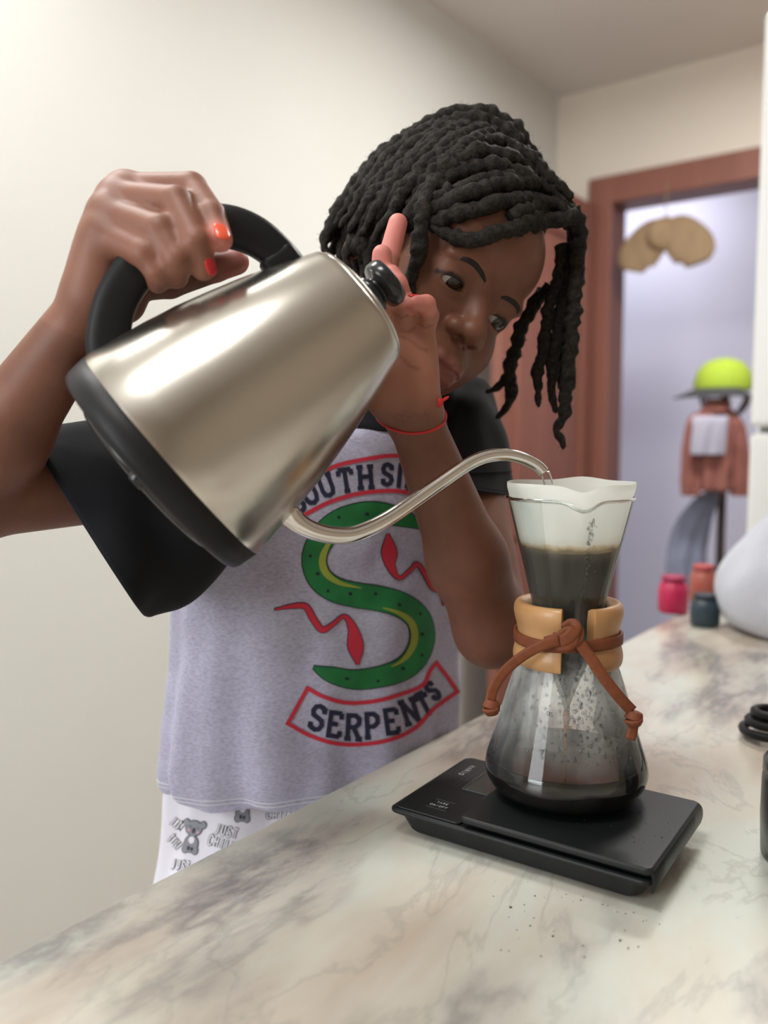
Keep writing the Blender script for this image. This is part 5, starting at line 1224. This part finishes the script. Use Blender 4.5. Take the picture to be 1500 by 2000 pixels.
# little jars at the end of the counter
def jar(name, px, py, h, r, m, mlid, label):
    c = on_plane(px, py, 0); o = empty(name, c); tag(o, label, 'jar')
    mesh('jar_body', *lathe([(0, 0.0005), (r * 0.85, 0.0005), (r, 0.004), (r * 1.02, h * 0.55), (r * 0.92, h * 0.78), (r * 0.72, h * 0.84), (r * 0.72, h * 0.87), (0, h * 0.87)], 28), m, o, world=False)
    mesh('jar_lid', *lathe([(r * 0.60, h * 0.84), (r * 0.80, h * 0.86), (r * 0.82, h * 0.98), (r * 0.70, h), (0, h)], 28), mlid, o, world=False)
jar('spice_jar', 1314, 1196, 0.062, 0.024, mat('crimson_glaze', srgb(196, 36, 84), 0.4), mat('crimson_lid', srgb(160, 40, 80), 0.5), 'small crimson jar at the far end of the counter')
jar('spice_jar', 1376, 1222, 0.050, 0.022, mat('teal_glaze', srgb(44, 62, 74), 0.35), mat('teal_lid', srgb(34, 46, 58), 0.5), 'small dark teal jar beside the white cloth bag')
jar('spice_jar', 1372, 1180, 0.070, 0.022, mat('rust_glaze', srgb(176, 96, 80), 0.4), mat('rust_lid', srgb(176, 74, 74), 0.5), 'small rust coloured jar behind the dark teal jar')
# coat stand with cap, backpack and scarf, in front of the doorway
m_dwood = mat('dark_wood', (0.05, 0.03, 0.022), 0.5)
sd = 2.72; top_ = P(1418, 735, sd); sx_, sy_ = top_.x, top_.y
stand = empty('coat_stand', (sx_, sy_, FLOOR)); tag(stand, 'dark wooden coat stand in front of the doorway', 'coat stand')
mesh('pole', *tube([(sx_, sy_, FLOOR + 0.04), (sx_, sy_, top_.z)], 0.014, 14), m_dwood, stand)
mesh('base', *lathe([(0, 0), (0.17, 0), (0.17, 0.015), (0.05, 0.03), (0.02, 0.06), (0, 0.06)], 32), m_dwood, stand, world=False)
for a in (0.3, 1.87, 3.44, 5.01):
    zz = top_.z - 0.10; d = np.array([math.cos(a), math.sin(a), 0]); c = np.array([sx_, sy_, zz]); mesh('hook', *tube(catmull([tuple(c), tuple(c + d * 0.05 + np.array([0, 0, -0.02])), tuple(c + d * 0.085 + np.array([0, 0, 0.01])), tuple(c + d * 0.095 + np.array([0, 0, 0.04]))], 16), 0.006, 8), m_dwood, stand)
m_lime = mat('lime_cloth', srgb(150, 172, 50), 0.9); cc = P(1412, 762, sd - 0.02); cap_ = empty('baseball_cap', cc); tag(cap_, 'lime green cap with dark brim on top of the coat stand', 'cap')
mesh('crown', *lathe([(0.088, 0.0), (0.090, 0.02), (0.080, 0.06), (0.055, 0.088), (0.02, 0.100), (0, 0.101)], 40), m_lime, cap_, world=False)
V = []
for r in (0.080, 0.105, 0.130, 0.150):
    for a in np.linspace(-1.0, 1.0, 18): V.append((-r * 0.35 * math.cos(a) * 1.6 - 0.02, -r * math.cos(a) * 0.6 + 0.0 - 0.03, 0.004 - (r - 0.08) * 0.5) if False else (r * math.cos(a + 3.9), r * math.sin(a + 3.9), 0.004 - (r - 0.08) * 0.45))
br = mesh('brim', V, grid_faces(4, 18, False), mat('dark_cloth', (0.03, 0.03, 0.035), 0.8), cap_, world=False); s_ = br.modifiers.new('s', 'SOLIDIFY'); s_.thickness = 0.004
# rust red jacket hanging from the stand, a pale towel over it, a grey blue scarf below
m_rust = mat('rust_cloth', srgb(128, 78, 70), 0.9, bump=(200, 0.3, 0.002)); dj = sd - 0.10
jacket = empty('jacket', P(1396, 960, dj)); tag(jacket, 'rust red jacket hanging on the coat stand below the lime cap', 'jacket')
def hang(rows, f1, f2, seed): 
    k_ = [(np.array(P(x, y, d)), np.array([w, 0, 0.0]), np.array([0, t, 0.0])) for x, y, d, w, t in rows]
    V, F = loft(k_, 48, 64, lambda V, a, t: 0.006 * np.sin(f1 * a[None, :] + 3 * t[:, None] + seed) * t[:, None] + 0.004 * vnoise(V, 40, seed)); F.append(list(range(64))[::-1]); F.append([47 * 64 + i for i in range(64)]); return V, F
mesh('jacket_body', *hang([(1402, 786, dj + 0.03, 0.012, 0.012), (1400, 800, dj + 0.01, 0.045, 0.030), (1397, 825, dj, 0.070, 0.040), (1395, 880, dj, 0.074, 0.044), (1393, 958, dj, 0.066, 0.040)], 7, 3, 1), m_rust, jacket)
for s, x0 in ((-1, 1352), (1, 1440)): mesh('jacket_sleeve', *hang([(x0 - s * 16, 806, dj, 0.020, 0.018), (x0 - s * 4, 830, dj - 0.01, 0.026, 0.026), (x0 + s * 4, 890, dj - 0.01, 0.026, 0.026), (x0 + s * 4, 968, dj - 0.01, 0.024, 0.024)], 5, 3, 2), m_rust, jacket)
mesh('collar', *hang([(1402, 778, dj + 0.02, 0.030, 0.022), (1401, 790, dj + 0.01, 0.040, 0.030), (1400, 803, dj - 0.012, 0.046, 0.030)], 3, 2, 3), m_rust, jacket)
tag(mesh('towel', *hang([(1388, 812, dj - 0.046, 0.050, 0.006), (1387, 822, dj - 0.058, 0.052, 0.006), (1385, 850, dj - 0.062, 0.050, 0.006), (1382, 888, dj - 0.060, 0.044, 0.006)], 6, 2, 5), mat('pale_cloth', (0.32, 0.31, 0.38), 0.9), origin=P(1382, 888, dj - 0.06)), 'pale towel draped over the front of the rust red jacket', 'towel')
m_gcl = mat('grey_blue_cloth', srgb(112, 116, 136), 0.9, bump=(150, 0.4, 0.002)); ds = sd - 0.03
tag(mesh('scarf', *hang([(1400, 950, ds, 0.014, 0.010), (1374, 985, ds, 0.045, 0.022), (1352, 1030, ds, 0.058, 0.026), (1340, 1090, ds, 0.060, 0.026), (1336, 1160, ds, 0.062, 0.026)], 7, 2, 6), m_gcl, origin=P(1336, 1160, ds)), 'grey blue scarf hanging below the rust red jacket', 'scarf')
# straw bow hung in the doorway
m_straw = mat('straw', srgb(158, 134, 104), 0.85, var=(30, 0.5, srgb(130, 106, 80), (1, 1, 0.3)), bump=(120, 0.3, 0.002))
oc = P(1300, 452, 3.22); orn = empty('straw_bow', oc); tag(orn, 'tan straw bow hanging from the brown door lintel', 'decoration')
ux = np.array([UY, -UX, 0]); un = np.array([UX, UY, 0]); uz = np.array([0, 0, 1.0]); o_ = np.array(oc)
for s in (-1, 1):
    pth = catmull([tuple(o_), tuple(o_ + ux * s * 0.05 + uz * -0.02), tuple(o_ + ux * s * 0.11 + uz * -0.085), tuple(o_ + ux * s * 0.125 + uz * -0.135)], 24); w_ = catmull([0.050, 0.075, 0.080, 0.045], 24)[:, 0]
    V_, F_ = tube(pth, 1.0, 16, lambda i, a: (np.cos(a) * 0.018, np.sin(a) * w_[i]), up=un); mesh('bow_loop', V_, F_, m_straw, orn)
mesh('bow_knot', *ellipsoid(o_ + uz * -0.010, (0.070, 0.034, 0.066)), m_straw, orn)
mesh('hanging_thread', *tube([o_ + uz * 0.03, o_ * np.array([1, 1, 0]) + uz * (D_TOP + 0.03)], 0.0025, 6), m_straw, orn)
# black canister at the right edge and a coiled power cord behind it
kc = on_plane(1592, 1682, 0); can = empty('coffee_canister', kc); tag(can, 'black coffee canister cut off by the right edge of the picture', 'canister')
hh = 0.074; mesh('canister_body', *lathe([(0, 0.0006), (0.031, 0.0006), (0.0345, 0.003), (0.0355, 0.03), (0.0352, 0.056), (0.034, 0.060), (0, 0.060)], 64), m_blackg, can, world=False)
mesh('canister_lid', *lathe([(0.0335, 0.0595), (0.0350, 0.0605), (0.0348, 0.068), (0.031, 0.0725), (0.010, hh), (0, hh)], 64), mat('lid_dark_teal', (0.012, 0.022, 0.026), 0.2), can, world=False)
q = []; wc = on_plane(1520, 1446, 0)
for t in np.linspace(0, 2 * math.pi * 3.2, 150): q.append((wc.x + (0.034 - 0.0008 * t) * math.cos(t), wc.y + (0.034 - 0.0008 * t) * math.sin(t), 0.0046 + 0.0014 * t))
q += [(wc.x + 0.06, wc.y - 0.01, 0.012), (wc.x + 0.12, wc.y - 0.03, 0.0046), (wc.x + 0.2, wc.y - 0.04, 0.0046)]
cord = tag(mesh('power_cord', *tube(np.array(q), 0.0042, 8), m_black, origin=wc), 'coiled black power cord at the right edge of the counter', 'cord')
